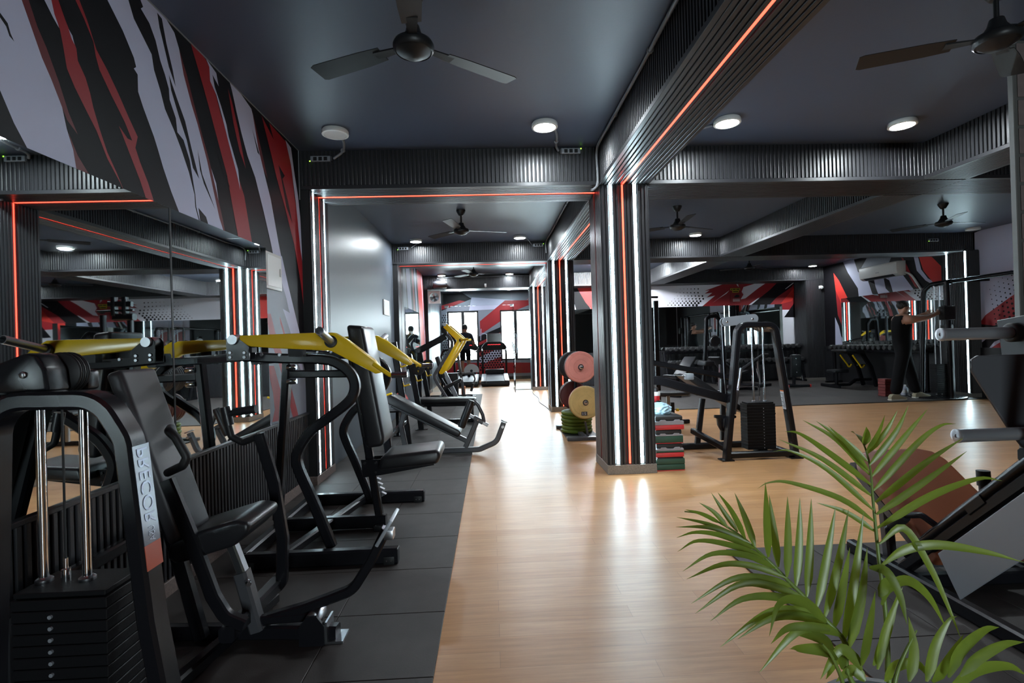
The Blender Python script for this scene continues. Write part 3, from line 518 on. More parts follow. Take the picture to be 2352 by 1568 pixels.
lamp(-1.18, 8.41, True, 'lit ceiling lamp over the grey wall before the second beam, left')
lamp(0.515, 8.28, True, 'lit ceiling lamp before the second beam, right of the fan')
lamp(3.44, 8.36, True, 'lit ceiling lamp beside the fan right of the first pillar')
lamp(-1.165, 12.60, True, 'lit ceiling lamp above the exhaust fan before the glass partition')
lamp(0.50, 12.58, True, 'lit ceiling lamp before the glass partition, right of the fan')
lamp(8.05, 12.42, True, 'lit ceiling lamp in the far right corner over the dumbbells')
lamp(8.24, 8.37, False, 'unlit ceiling lamp beside the lavender wall at far right')
lamp(3.44, 12.45, True, 'added lit ceiling lamp over the long mirror, unseen behind the first pillar')  # unseen lamp added in line with its row to brighten the back wall
lamp(-0.95, 16.2, True, 'lit ceiling lamp behind the glass, left of the treadmills')
lamp(0.62, 16.2, True, 'lit ceiling lamp behind the glass, right of the treadmills')
driver(-1.437, 4.54, 2.850, 'grey led power supply under the unlit lamp on the first beam')
driver(0.757, 4.54, 2.888, 'grey led power supply right of the lit lamp on the first beam', -1)
driver(-1.44, 8.74, 2.850, 'grey led power supply at the left end of the second beam')
driver(0.852, 8.74, 2.860, 'grey led power supply at the right end of the second beam', -1)
driver(7.85, 8.74, 2.80, 'grey led power supply on the far right beam by the unlit lamp')
wire([(-1.17, 4.22, 2.92), (-1.19, 4.36, 2.922), (-1.24, 4.50, 2.905), (-1.325, 4.515, 2.85)], 0.011, 'lamp_conduit', 'short bent conduit from the unlit lamp to its power supply', clips=[(-1.235, 4.49, 2.91)])
wire([(0.56, 4.10, 2.92), (0.60, 4.26, 2.922), (0.62, 4.47, 2.92), (0.645, 4.515, 2.89)], 0.011, 'lamp_conduit', 'short conduit from the lit lamp to its power supply on the first beam', clips=[(0.61, 4.38, 2.922)])
wire([(-1.12, 8.50, 2.92), (-1.16, 8.62, 2.922), (-1.30, 8.71, 2.86)], 0.008, 'lamp_conduit', 'thin conduit from the lamp over the grey wall to the second beam')
wire([(0.60, 8.34, 2.92), (0.66, 8.5, 2.922), (0.74, 8.71, 2.87)], 0.008, 'lamp_conduit', 'thin conduit from the lamp at the right end of the second beam')
wire([(1.85, 4.08, 2.92), (1.72, 4.20, 2.921), (1.60, 4.30, 2.921), (1.47, 4.40, 2.921)], 0.010, 'lamp_conduit', 'curved conduit from the ceiling lamp to the red-strip beam', clips=[(1.66, 4.25, 2.921)])
cl = [(0.995, y, 2.915) for y in (2.1, 3.0, 3.85)]
wire([(0.99, -1.5, 2.915)] + [(0.995-0.012*(k % 2), 0.2+0.75*k, 2.915-0.012*(k % 2)) for k in range(6)] + [(0.985, 4.40, 2.915), (0.985, 4.505, 2.86), (0.99, 4.512, 2.70), (0.985, 4.505, 2.59), (0.96, 4.53, 2.555), (0.95, 4.6, 2.57)], 0.012, 'beam_conduit', 'long grey conduit clipped along the red-strip beam and down its corner', clips=cl)
wire([(0.985, 5.06, 2.915), (0.985, 6.0, 2.905), (0.99, 7.0, 2.918), (0.985, 8.0, 2.905), (0.985, 8.66, 2.91), (0.985, 8.70, 2.72)], 0.011, 'beam_conduit', 'long grey conduit along the beam above the plate tree', clips=[(0.985, 6.3, 2.91), (0.985, 7.4, 2.912)])
wire([(-1.30, 12.79, 2.86), (-0.9, 12.78, 2.88), (-0.1, 12.78, 2.87), (0.5, 12.78, 2.885), (1.0, 12.78, 2.87)], 0.008, 'beam_conduit', 'thin cable strung across the beam over the glass partition')
# added fill tube, unseen behind the second beam, brightens the back mural
mat('fill_tube_on', (1, 1, 1), 0.5, emit=(0.88, 0.95, 1.0), es=1800.0)
t = thing('fill_tube', 'added white fill tube on the ceiling, unseen behind the second beam and first pillar', 'tube light', (2.85, 11.0, ZC))
MB().box(2.28, 3.42, 10.98, 11.02, ZC-0.035, ZC).build('batten', 'white_plastic', t, bevel=0.004)
MB().tube([(2.32, 11.0, ZC-0.055), (3.38, 11.0, ZC-0.055)], 0.014, 12).build('tube', 'fill_tube_on', t)
for x in (2.31, 3.39): MB().box(x-0.012, x+0.012, 10.985, 11.015, ZC-0.075, ZC-0.03).build('end_socket', 'white_plastic', t, bevel=0.003, seg=1)
# ceiling fans, at rest
def fan(x, y, ang, label):
    t = thing('ceiling_fan', label, 'ceiling fan', (x, y, ZC), 'black ceiling fans')
    MB().lathe([(0.0, 0), (0.062, 0), (0.058, -0.02), (0.034, -0.062), (0.026, -0.07), (0.0, -0.072)], (x, y, ZC), n=20).build('canopy', 'fan_black', t)
    MB().lathe([(0.012, -0.05), (0.012, -0.20)], (x, y, ZC), n=10).build('downrod', 'fan_black', t)
    MB().lathe([(0.014, -0.16), (0.030, -0.165), (0.040, -0.20), (0.062, -0.232), (0.064, -0.24)], (x, y, ZC), n=24).build('motor_cover', 'fan_black', t)
    mo = MB().lathe([(0.060, -0.235), (0.092, -0.245), (0.100, -0.262), (0.098, -0.282), (0.088, -0.292), (0.086, -0.288)], (x, y, ZC), n=36).build('motor', 'fan_black', t)
    MB().lathe([(0.086, -0.288), (0.074, -0.296), (0.050, -0.312), (0.022, -0.320), (0.0, -0.322)], (x, y, ZC), n=36).build('bottom_cup', 'fan_black', mo)
    for k in range(3):
        a = ang + k*2*math.pi/3; r = Matrix.Rotation(a, 3, 'Z'); tw = Matrix.Rotation(0.16, 3, 'X'); c = Vector((x, y, ZC-0.258))
        prof = [(0.18,-0.045),(0.30,-0.056),(0.58,-0.064),(0.60,-0.055),(0.605,0.045),(0.58,0.055),(0.30,0.052),(0.18,0.045)]
        m = MB(); n = len(prof); vs = [c + r @ (tw @ Vector((0,p[1],h)) + Vector((p[0],0,0))) for h in (-0.002, 0.002) for p in prof]
        m.add(vs, [tuple(range(n-1,-1,-1)), tuple(range(n,2*n))]+[(i,(i+1)%n,n+(i+1)%n,n+i) for i in range(n)])
        bl = m.build('blade', 'fan_black', t)
        MB().add([c + r @ Vector(v) for v in ((0.085,-0.02,-0.004),(0.22,-0.03,-0.006),(0.22,0.03,-0.004),(0.085,0.02,-0.004),(0.085,-0.02,0.002),(0.22,-0.03,0.001),(0.22,0.03,0.006),(0.085,0.02,0.002))], [(0,3,2,1),(4,5,6,7),(0,1,5,4),(1,2,6,5),(2,3,7,6),(3,0,4,7)]).build('blade_bracket', 'fan_black', bl)
    return t
fan(-0.337, 2.52, 0.62, 'black ceiling fan nearest the camera, above the walkway')
fan(-0.34, 6.62, 0.30, 'black ceiling fan between the first and second beams over the walkway')
fan(-0.32, 10.72, 0.22, 'black ceiling fan farthest down the walkway, before the glass partition')
fan(2.60, 2.48, 2.75, 'black ceiling fan cut off by the upper right edge')
fan(2.49, 6.62, 0.45, 'black ceiling fan beside the right of the first lit pillar')
fan(6.22, 6.74, 0.10, 'black ceiling fan at right, above the man in black')
fan(5.6, 10.8, 0.5, 'black ceiling fan far away before the dumbbell mirror')
# ================================================================ wall fixtures
t = thing('distribution_box', 'white flush distribution box at the end of the left mirror', 'box', (XL, 3.92, 1.65))
MB().box(XL+0.001, XL+0.018, 3.775, 4.055, 1.652, 1.925).build('frame', 'white_plastic', t, bevel=0.004)
MB().box(XL+0.018, XL+0.022, 3.795, 4.035, 1.672, 1.905).build('door', 'white_plastic', t, bevel=0.003, seg=1)
MB().box(XL+0.022, XL+0.030, 4.005, 4.022, 1.76, 1.82).build('latch', 'lamp_off', t, bevel=0.002, seg=1)
t = thing('wall_panel', 'small white panel on the grey wall', 'panel', (XL, 8.1, 1.68))
MB().box(XL+0.001, XL+0.014, 7.88, 8.31, 1.69, 1.93).build('plate', 'white_plastic', t, bevel=0.004)
MB().box(XL+0.014, XL+0.016, 7.91, 8.28, 1.72, 1.90).build('face', 'lamp_off', t)
t = thing('wall_socket', 'white socket plate low on the grey wall', 'socket', (XL, 8.1, 1.2))
MB().box(XL+0.001, XL+0.012, 8.02, 8.14, 1.18, 1.34).build('plate', 'white_plastic', t, bevel=0.003, seg=1)
for z in (1.23, 1.29): MB().box(XL+0.012, XL+0.014, 8.05, 8.11, z-0.015, z+0.015).build('switch', 'lamp_off', t)
# split air conditioner on the right wall
t = thing('air_conditioner', 'white split air conditioner on the far right mural wall', 'air conditioner', (XR, 10.75, 2.37))
pf = [(XR-0.003,2.37),(XR-0.13,2.37),(XR-0.19,2.41),(XR-0.205,2.50),(XR-0.205,2.64),(XR-0.19,2.665),(XR-0.003,2.67)]
MB().prism(pf, 'y', 10.22, 11.30).build('body', 'white_plastic', t, bevel=0.008)
MB().prism([(XR-0.192,2.408),(XR-0.135,2.371),(XR-0.133,2.366),(XR-0.195,2.404)], 'y', 10.34, 11.18).build('air_outlet', 'matte_black', t)
MB().box(XR-0.208, XR-0.204, 10.70, 10.80, 2.485, 2.495).build('badge', 'grey_plate', t)
MB().tube(smooth([(XR-0.03,10.2,2.42),(XR-0.03,10.05,2.33),(XR-0.03,9.82,2.02)]), 0.022, 8).build('drain_hose', 'white_plastic', t)
# exhaust fan, round speaker and camera on the beam before the glass partition
t = thing('exhaust_fan', 'white square exhaust fan hanging below the far beam', 'exhaust fan', (-1.37, 12.8, 2.24))
m = MB(); 
for (a,b,c,d) in ((-1.515,-1.225,2.235,2.262),(-1.515,-1.225,2.513,2.54),(-1.515,-1.488,2.262,2.513),(-1.252,-1.225,2.262,2.513)): m.box(a,b,12.70,12.82,c,d)
m.build('frame', 'white_plastic', t)
m = MB(); n = 28; R_ = 0.112
ring = [(-1.37+R_*math.cos(2*math.pi*k/n), 2.388+R_*math.sin(2*math.pi*k/n)) for k in range(n)]
sq = [(-1.37+max(-0.126,min(0.126,1.5*R_*math.cos(2*math.pi*k/n))), 2.388+max(-0.126,min(0.126,1.5*R_*math.sin(2*math.pi*k/n)))) for k in range(n)]
m.add([(p[0],12.71,p[1]) for p in ring]+[(p[0],12.71,p[1]) for p in sq], [(k,(k+1)%n,n+(k+1)%n,n+k) for k in range(n)]).build('face_plate', 'white_plastic', t)
MB().lathe([(0.0,-0.02),(0.032,-0.02),(0.034,0.05),(0.0,0.05)], (-1.37,12.74,2.388), (0,1,0), 18).build('motor', 'powder_grey', t)
for k in range(4):
    a = k*math.pi/2+0.4; c = Vector((-1.37,12.755,2.388)); u = Vector((math.cos(a),0,math.sin(a))); v = Vector((-math.sin(a),0,math.cos(a)))
    MB().add([c+u*0.03-v*0.02, c+u*0.105-v*0.04, c+u*0.105+v*0.04+V(0,0.03,0), c+u*0.03+v*0.02+V(0,0.02,0)], [(0,1,2,3)]).build('blade', 'steel', t)
for k in range(2): MB().box(-1.48 if k else -1.375, -1.26 if k else -1.365, 12.715, 12.722, 2.383 if k else 2.28, 2.393 if k else 2.50).build('guard_bar', 'powder_grey', t)
t = thing('wall_speaker', 'grey cylinder speaker above the exhaust fan', 'speaker', (-1.2, 12.8, 2.6))
MB().lathe([(0.0,-0.17),(0.075,-0.168),(0.088,-0.15),(0.092,0.0),(0.088,0.14),(0.08,0.16),(0.0,0.162)], (-1.215,12.70,2.69), (1,0,0), 24).build('body', 'powder_grey', t)
MB().lathe([(0.0,0.0),(0.07,0.0),(0.072,0.012),(0.0,0.012)], (-1.05,12.70,2.69), (1,0,0), 20).build('end_cap', 'matte_black', t)
MB().box(-1.225,-1.205,12.70,12.83,2.77,2.80).box(-1.225,-1.205,12.70,12.72,2.69,2.80).build('bracket', 'powder_grey', t)
t = thing('security_camera', 'small white security camera on the beam over the glass partition', 'camera', (-0.1, 12.8, 2.65))
MB().box(-0.125,-0.075,12.76,12.83,2.655,2.70).build('mount', 'white_plastic', t, bevel=0.005)
MB().lathe([(0.0,-0.06),(0.022,-0.058),(0.024,0.02),(0.0,0.022)], (-0.1,12.74,2.635), (0,1,-0.3), 14).build('lens_body', 'white_plastic', t)
t = thing('security_camera', 'small white security camera on the far right corner pillar', 'camera', (XR-0.2, 12.8, 2.3))
MB().lathe([(0.0,-0.05),(0.04,-0.04),(0.045,0.0),(0.0,0.002)], (XR-0.11,12.79,2.40), (0,1,0.2), 16).build('dome', 'white_plastic', t)
MB().box(XR-0.15,XR-0.07,12.79,12.82,2.36,2.44).build('mount', 'white_plastic', t, bevel=0.005)
# small poster on the back mural: yellow heading bars, dark cloud, white caption lines
t = thing('wall_poster', 'small red poster with yellow heading above the long mirror', 'poster', (6.53, 13.38, 2.1))
mat('poster_red', (0.22, 0.010, 0.014), 0.5); mat('poster_yellow', (0.50, 0.44, 0.01), 0.5); mat('caption', (0.5, 0.42, 0.42), 0.5)
MB().box(6.39, 6.68, 13.372, 13.376, 2.10, 2.50).build('sheet', 'poster_red', t)
MB().box(6.40, 6.665, 13.369, 13.3725, 2.43, 2.485).build('heading_bar', 'poster_yellow', t)
MB().box(6.455, 6.625, 13.369, 13.3725, 2.37, 2.425).build('heading_bar', 'poster_yellow', t)
for (a, b, z) in ((6.415, 6.45, 2.457), (6.465, 6.545, 2.457), (6.56, 6.65, 2.457), (6.47, 6.61, 2.397)): MB().box(a, b, 13.368, 13.3695, z-0.012, z+0.012).build('heading_words', 'matte_black', t)
MB().prism([(6.49,2.255),(6.53,2.24),(6.60,2.24),(6.655,2.265),(6.62,2.30),(6.58,2.315),(6.54,2.30)], 'y', 13.369, 13.3725).build('cloud_print', 'matte_black', t)
for z in (2.195, 2.165, 2.14): MB().box(6.46, 6.65, 13.369, 13.3725, z-0.008, z+0.008).build('caption_line', 'caption', t)
# ================================================================ machines along the left wall
def XZ(pts, y): return [(p[0], y, p[1]) for p in pts]
def pad(name, poly, y0, y1, m, parent, bevel=0.018, seg=4): return MB().prism(poly, 'y', y0, y1).build(name, m, parent, bevel=bevel, seg=seg, sharp=1.0)
def bolt(c, ax, r, parent, m='steel', h=0.008): return MB().lathe([(r, -0.001), (r, h*0.7), (r*0.8, h), (0.0, h)], c, ax, 12).build('bolt', m, parent)
def sqtube(name, path, w, h, parent, m='powder', nrm=(0,1,0), r=0.0, n=6):
    return MB().sweep(fillet(path, r, n) if r else path, w, h, nrm).build(name, m, parent, sharp=0.5)
def rtube(name, path, r, parent, m='powder', fr=0.0, n=12):
    return MB().tube(fillet(path, fr) if fr else path, r, n).build(name, m, parent)

# ---- B: plate loaded press with yellow arms
t = thing('lever_press', 'black press machine with long yellow lever arms, nearest yellow machine', 'gym machine', (-0.95, 3.40, 0))
SP = [(-1.43,1.17),(-1.2,1.152),(-0.95,1.137),(-0.86,1.105),(-0.80,1.05),(-0.78,0.986),(-0.795,0.925),(-0.84,0.875),(-0.93,0.81),(-1.03,0.738),(-1.09,0.66),(-1.118,0.59),(-1.105,0.515),(-1.04,0.355),(-0.955,0.13),(-0.935,0.075)]
for y in (2.95, 3.87): MB().sweep(smooth(XZ(SP, y), 4), 0.055, 0.055, (0,1,0)).build('curved_frame', 'powder', t, sharp=0.5)
for y in (2.85, 3.95):
    sqtube('base_rail', XZ([(-1.40,0.055),(-0.546,0.055)], y), 0.06, 0.085, t)
    for x in (-1.34, -0.59):
        MB().box(x-0.03, x+0.03, y-0.036, y-0.030, 0.0125, 0.058).build('foot_bracket', 'matte_black', t, bevel=0.004)
        for d in (-0.012, 0.012): bolt((x+d, y-0.036, 0.036), (0,-1,0), 0.0045, t, 'chrome', 0.004)
    MB().box(-0.548, -0.542, y-0.028, y+0.028, 0.015, 0.094).build('end_cap', 'matte_black', t, bevel=0.002, seg=1)
sqtube('rear_rail', [(-1.385,2.85,0.06),(-1.385,3.95,0.06)], 0.06, 0.08, t, nrm=(1,0,0))
sqtube('centre_rail', [(-1.385,3.40,0.06),(-0.72,3.40,0.06)], 0.06, 0.08, t)
sqtube('diagonal_brace', [(-1.17,2.86,0.07),(-0.97,3.93,0.07)], 0.05, 0.05, t, nrm=(0,0,1))
MB().box(-0.79,-0.73,3.33,3.47,0.0125,0.05).build('foot_bracket', 'matte_black', t, bevel=0.004)
sqtube('upright', XZ([(-1.42,0.10),(-1.33,1.12)], 3.40), 0.07, 0.05, t)
sqtube('top_crossbar', [(-1.335,2.95,1.145),(-1.335,3.87,1.145)], 0.05, 0.05, t, nrm=(1,0,0))
sqtube('upper_bar', XZ([(-1.34,1.04),(-0.86,1.03)], 3.40), 0.045, 0.05, t)
for z in (1.085, 0.995): MB().lathe([(0.016,-0.03),(0.020,-0.02),(0.020,0.02),(0.016,0.03)], (-1.29,3.36,z), (1,0,0), 12).build('clamp', 'chrome', t)
sqtube('seat_column', XZ([(-0.765,0.10),(-0.835,0.62),(-0.90,1.18)], 3.40), 0.05, 0.05, t)
rat = MB()
for k in range(6): rat.prism([(-0.745+0.0*k-0.011*k,0.22+0.032*k),(-0.715-0.011*k,0.235+0.032*k),(-0.745-0.011*k,0.25+0.032*k)], 'y', 3.385, 3.415)
rat.build('adjuster_teeth', 'steel', t)
pad('back_pad', [(-0.905,1.345),(-0.80,1.335),(-0.685,0.62),(-0.70,0.575),(-0.80,0.565)], 3.24, 3.56, 'vinyl', t, 0.026)
pad('pad_board', [(-0.93,1.26),(-0.907,1.26),(-0.815,0.63),(-0.838,0.63)], 3.29, 3.51, 'matte_black', t, 0.004, 1)
pad('seat', [(-0.735,0.425),(-0.36,0.452),(-0.335,0.50),(-0.35,0.545),(-0.71,0.515)], 3.23, 3.57, 'vinyl', t, 0.026)
MB().prism([(-0.86,0.475),(-0.73,0.475),(-0.70,0.425),(-0.40,0.44),(-0.39,0.425),(-0.74,0.372),(-0.85,0.36)], 'y', 3.34, 3.352).build('seat_bracket', 'powder', t)
MB().prism([(-0.86,0.475),(-0.73,0.475),(-0.70,0.425),(-0.40,0.44),(-0.39,0.425),(-0.74,0.372),(-0.85,0.36)], 'y', 3.448, 3.46).build('seat_bracket', 'powder', t)
for (x, z) in ((-0.835,0.455),(-0.765,0.455),(-0.765,0.395)): bolt((x,3.34,z), (0,-1,0), 0.009, t, 'matte_black')
ARM = [(-1.365,1.284),(-0.973,1.288),(-0.862,1.286),(-0.788,1.243),(-0.644,1.126),(-0.607,1.075),(-0.612,1.057),(-0.640,1.053),(-0.878,1.186),(-1.188,1.210),(-1.306,1.222),(-1.365,1.245)]
for y, s in ((2.87, -1), (3.95, 1)):
    a = MB().prism(ARM, 'y', y-0.032, y+0.032).build('lever_arm', 'yellow', t, bevel=0.006, seg=2, label='long yellow lever arm')
    MB().prism([(-1.43,1.15),(-1.31,1.15),(-1.31,1.222),(-1.36,1.262),(-1.385,1.29),(-1.415,1.285),(-1.432,1.26)], 'y', y-0.040, y-0.033).prism([(-1.43,1.15),(-1.31,1.15),(-1.31,1.222),(-1.36,1.262),(-1.385,1.29),(-1.415,1.285),(-1.432,1.26)], 'y', y+0.033, y+0.040).build('pivot_bracket', 'powder', t)
    MB().lathe([(0.026,-0.056),(0.028,-0.050),(0.028,0.050),(0.026,0.056)], (-1.393,y,1.262), (0,1,0), 24).build('pivot_pin', 'steel', t)
    for (x, z) in ((-1.41,1.192),(-1.335,1.190),(-1.41,1.167),(-1.335,1.166),(-1.285,1.175),(-1.185,1.172)): bolt((x, y-0.040 if x < -1.3 else 2.95-0.0275 if s < 0 else 3.87-0.0275, z), (0,-1,0), 0.0095, t, 'steel')
    MB().box(-1.33,-1.30,y-0.03,y+0.03,1.19,1.218).box(-1.11,-1.03,y-0.025,y+0.025,1.16,1.205).build('arm_stop', 'matte_black', t)
    c0 = V(-0.872,y+s*0.034,1.234); c1 = V(-0.857,y+s*0.27,1.29)
    MB().lathe([(0.030,-0.004),(0.033,0.004),(0.033,0.018),(0.024,0.022)], c0, c1-c0, 20).build('horn_collar', 'matte_black', t)
    h = MB().lathe([(0.0,0.02),(0.0215,0.02),(0.0215,(c1-c0).length),(0.0185,(c1-c0).length),(0.0185,(c1-c0).length-0.10),(0.0,(c1-c0).length-0.10)], c0, c1-c0, 20).build('plate_horn', 'worn_steel', t)
    rtube('handle_bar', [(-0.645,y+s*0.040,1.108),(-0.60,y+s*0.055,1.078),(-0.555,y+s*0.06,1.046),(-0.535,y+s*0.06,1.044)], 0.012, t, 'yellow')
    MB().lathe([(0.0,0),(0.0165,0.0),(0.0165,0.085),(0.0,0.085)], (-0.545,y+s*0.06,1.044), (1,0,0.02), 14).build('grip', 'chrome', t)
# ---- A: weight stack chest press in the foreground
t = thing('chest_press', 'black weight-stack chest press in the dark left foreground', 'gym machine', (-1.15, 1.85, 0))
sqtube('tower_frame', XZ([(-1.45,0.0125),(-1.42,0.60),(-1.40,1.08),(-1.10,1.075),(-1.035,0.96),(-0.985,0.45),(-0.915,0.0125)], 1.50), 0.075, 0.05, t, r=0.10)
MB().box(-1.50,-0.86,1.44,1.56,0.0125,0.05).build('tower_foot', 'powder', t, bevel=0.004)
for x in (-1.278, -1.160):
    MB().lathe([(0.0115,0.10),(0.0115,1.05)], (x,1.50,0), n=14).build('guide_rod', 'chrome', t)
    MB().lathe([(0.019,0.562),(0.021,0.566),(0.021,0.574),(0.013,0.580)], (x,1.50,0), n=14).build('rod_bushing', 'steel', t)
me = MB().box(-0.125,0.125,-0.075,0.075,0.0,0.0285).mesh('weight_plate', 'stack', bevel=0.002, seg=1)
for k in range(15): inst(me, 'weight_plate', t, (-1.18,1.50,0.085+k*0.031))
MB().box(-1.30,-1.06,1.428,1.572,0.552,0.566).build('top_plate', 'stack', t, bevel=0.002, seg=1)
for k in range(14): MB().lathe([(0.0055,0),(0.0055,0.006)], (-1.20,1.4255,0.10+k*0.031), (0,-1,0), 8).build('pin_hole', 'grey_plate', t)
MB().lathe([(0.0115,0.566),(0.0115,0.60),(0.006,0.602),(0.006,0.63)], (-1.218,1.50,0), n=12).build('selector_stem', 'chrome', t)
MB().tube([(-1.218,1.50,0.62),(-1.218,1.50,1.06)], 0.003, 6).build('cable', 'matte_black', t)
hp = [(-1.435,1.10),(-1.435,1.155),(-1.41,1.178),(-1.315,1.213),(-1.285,1.205),(-1.262,1.165),(-1.255,1.10)]
MB().prism(hp, 'y', 1.50, 1.58).build('pulley_housing', 'powder', t, bevel=0.010, seg=3)
for (x, z) in ((-1.40,1.135),(-1.32,1.150)): bolt((x,1.50,z), (0,-1,0), 0.010, t, 'steel', 0.006)
for k in range(3): MB().lathe([(0.058,-0.006),(0.062,-0.002),(0.062,0.002),(0.058,0.006)], (-1.30,1.60+0.016*k,1.15), (0,1,0), 24).build('pulley', 'matte_black', t)
MB().box(-1.36,-1.27,1.66,1.72,1.09,1.155).build('cross_tube_cap', 'powder', t, bevel=0.014, seg=3)
sqtube('spine', [(-1.33,1.56,1.09),(-1.42,1.80,1.06),(-1.46,2.10,1.02)], 0.05, 0.05, t, nrm=(0,0,1))
sqtube('back_post', XZ([(-1.46,1.05),(-1.30,0.45),(-1.20,0.05)], 2.12), 0.05, 0.05, t)
pad('back_pad', [(-1.455,1.128),(-1.395,1.145),(-1.185,0.50),(-1.24,0.47)], 1.98, 2.19, 'vinyl_grey', t, 0.02)
pad('seat', [(-1.26,0.420),(-1.225,0.392),(-1.005,0.452),(-0.947,0.505),(-0.945,0.540),(-1.005,0.553),(-1.24,0.488)], 2.0, 2.28, 'vinyl', t, 0.022)
sqtube('seat_post', XZ([(-1.03,0.27),(-1.085,0.43)], 2.14), 0.045, 0.035, t, 'steel')
sqtube('seat_sleeve', XZ([(-0.985,0.06),(-1.045,0.30)], 2.14), 0.06, 0.055, t, 'powder_grey')
bolt((-1.01,2.11,0.27), (0.6,-0.8,0), 0.012, t, 'chrome', 0.03)
rtube('adjust_lever', [(-1.20,2.08,0.405),(-1.10,2.08,0.425)], 0.009, t, 'matte_black')
sqtube('press_arm', XZ([(-1.245,0.72),(-1.155,0.48),(-1.085,0.27),(-1.04,0.19),(-0.97,0.155)], 2.00), 0.035, 0.05, t, r=0.08)
sqtube('press_arm', XZ([(-1.085,0.815),(-1.025,0.587),(-0.99,0.33),(-1.0,0.12),(-1.04,0.09)], 2.42), 0.035, 0.05, t, r=0.06)
sqtube('pivot_tube', [(-1.03,1.98,0.13),(-1.03,2.45,0.11)], 0.06, 0.06, t, nrm=(0,0,1))
rtube('handle', [(-1.215,1.98,0.917),(-1.172,1.90,0.918),(-1.148,1.90,0.895),(-1.110,1.90,0.822),(-1.125,1.90,0.792),(-1.235,1.99,0.748)], 0.0155, t, 'matte_black', 0.02)
rtube('handle', [(-1.085,2.42,0.805),(-1.17,2.44,0.772),(-1.222,2.44,0.802),(-1.246,2.44,0.905),(-1.20,2.44,0.915),(-1.115,2.44,0.928)], 0.0155, t, 'matte_black', 0.02)
MB().lathe([(0.0,-0.07),(0.022,-0.068),(0.023,0.0),(0.022,0.02),(0.0,0.022)], (-1.235,2.44,0.875), (0.2,0,-1), 14).build('grip', 'vinyl', t)
MB().lathe([(0.0,-0.05),(0.020,-0.05),(0.020,0.05),(0.0,0.05)], (-1.155,2.44,0.922), (1,0,0.1), 14).build('grip', 'vinyl', t)
sqtube('foot_lever', XZ([(-1.0,0.085),(-0.80,0.135),(-0.60,0.20),(-0.52,0.32),(-0.455,0.445)], 2.15), 0.045, 0.04, t, r=0.10)
MB().obox((-0.452,2.15,0.452), (0.015,0.16,0.12), Matrix.Rotation(math.radians(32),3,'Y')).build('foot_plate', 'grey_plate', t, bevel=0.004)
MB().box(-0.465,-0.425,2.125,2.175,0.405,0.445).build('lever_cap', 'steel', t, bevel=0.004)
sqtube('base_bar', [(-1.53,2.20,0.04),(-0.90,2.16,0.04),(-0.66,2.13,0.04)], 0.06, 0.05, t, nrm=(0,0,1))
sqtube('base_bar', [(-1.18,1.56,0.04),(-1.05,2.45,0.04)], 0.05, 0.05, t, nrm=(0,0,1))
sqtube('rear_bar', [(-1.56,0.9,0.40),(-1.56,2.6,0.40)], 0.04, 0.05, t, nrm=(1,0,0))
MB().lathe([(0.028,-0.05),(0.032,-0.04),(0.032,0.04),(0.028,0.05)], (-0.75,2.14,0.105), (0,1,0), 20).build('linkage_pivot', 'steel', t)
sqtube('linkage', XZ([(-0.98,0.10),(-0.75,0.105)], 2.14), 0.03, 0.035, t)
MB().prism([(-0.80,0.0125),(-0.70,0.0125),(-0.70,0.09),(-0.73,0.13),(-0.77,0.13),(-0.80,0.09)], 'y', 2.08, 2.092).build('pivot_lug', 'powder', t)
MB().prism([(-0.70,0.0125),(-0.63,0.0125),(-0.63,0.022),(-0.692,0.022),(-0.692,0.10),(-0.70,0.10)], 'y', 2.09, 2.18).build('angle_foot', 'steel', t)
# decal with lettering on the tower leg, reading downwards
mat('decal', (0.07, 0.08, 0.11), 0.18, 0.2, coat=0.5); mat('decal_letter', (0.34, 0.37, 0.46), 0.25, 0.4); mat('decal_red', (0.35, 0.06, 0.03), 0.3)
leg_top = V(-1.028,1.50,0.905); leg_dir = (V(-0.985,1.50,0.45)-leg_top).normalized(); leg_n = V(-leg_dir.z,0,leg_dir.x)
if leg_n.x < 0: leg_n = -leg_n
def on_leg(a, b, o): return leg_top + leg_dir*a + V(0,1,0)*b + leg_n*(0.0255+o)
d = MB().add([on_leg(a,b,o) for o in (0,0.0015) for a,b in ((-0.035,-0.034),(0.245,-0.034),(0.245,0.034),(-0.035,0.034))], [(0,3,2,1),(4,5,6,7),(0,1,5,4),(1,2,6,5),(2,3,7,6),(3,0,4,7)]).build('decal_plate', 'decal', t)
MB().add([on_leg(a,b,o) for o in (0,0.0016) for a,b in ((0.245,-0.034),(0.315,-0.034),(0.315,0.034),(0.245,0.034))], [(0,3,2,1),(4,5,6,7),(0,1,5,4),(1,2,6,5),(2,3,7,6),(3,0,4,7)]).build('decal_foot', 'decal_red', t)
def text_mesh(txt, size, depth, m, fn, parent, name, width=None):
    """lettering as a mesh; fn(u, v, w) maps text space to the world"""
    cu = bpy.data.curves.new('lettering', 'FONT'); cu.body = txt; cu.size = size; cu.extrude = depth; cu.resolution_u = 3; cu.align_x = 'LEFT'
    ob = bpy.data.objects.new('lettering', cu); COL.objects.link(ob); dg = bpy.context.evaluated_depsgraph_get()
    me = bpy.data.meshes.new_from_object(ob.evaluated_get(dg)); bpy.data.objects.remove(ob); bpy.data.curves.remove(cu)
    xs_ = [v.co.x for v in me.vertices]; sc_ = (width/(max(xs_)-min(xs_))) if width else 1.0; x0_ = min(xs_)
    for v in me.vertices: v.co = fn((v.co.x-x0_)*sc_, v.co.y, v.co.z)
    me.materials.clear(); me.materials.append(M(m)); o = bpy.data.objects.new(name, me); COL.objects.link(o); attach(o, parent); return o
text_mesh('PRECOR', 0.062, 0.0006, 'decal_letter', lambda u,v,w: on_leg(-0.025+u, 0.022-v, 0.0025+w), t, 'lettering', 0.215)
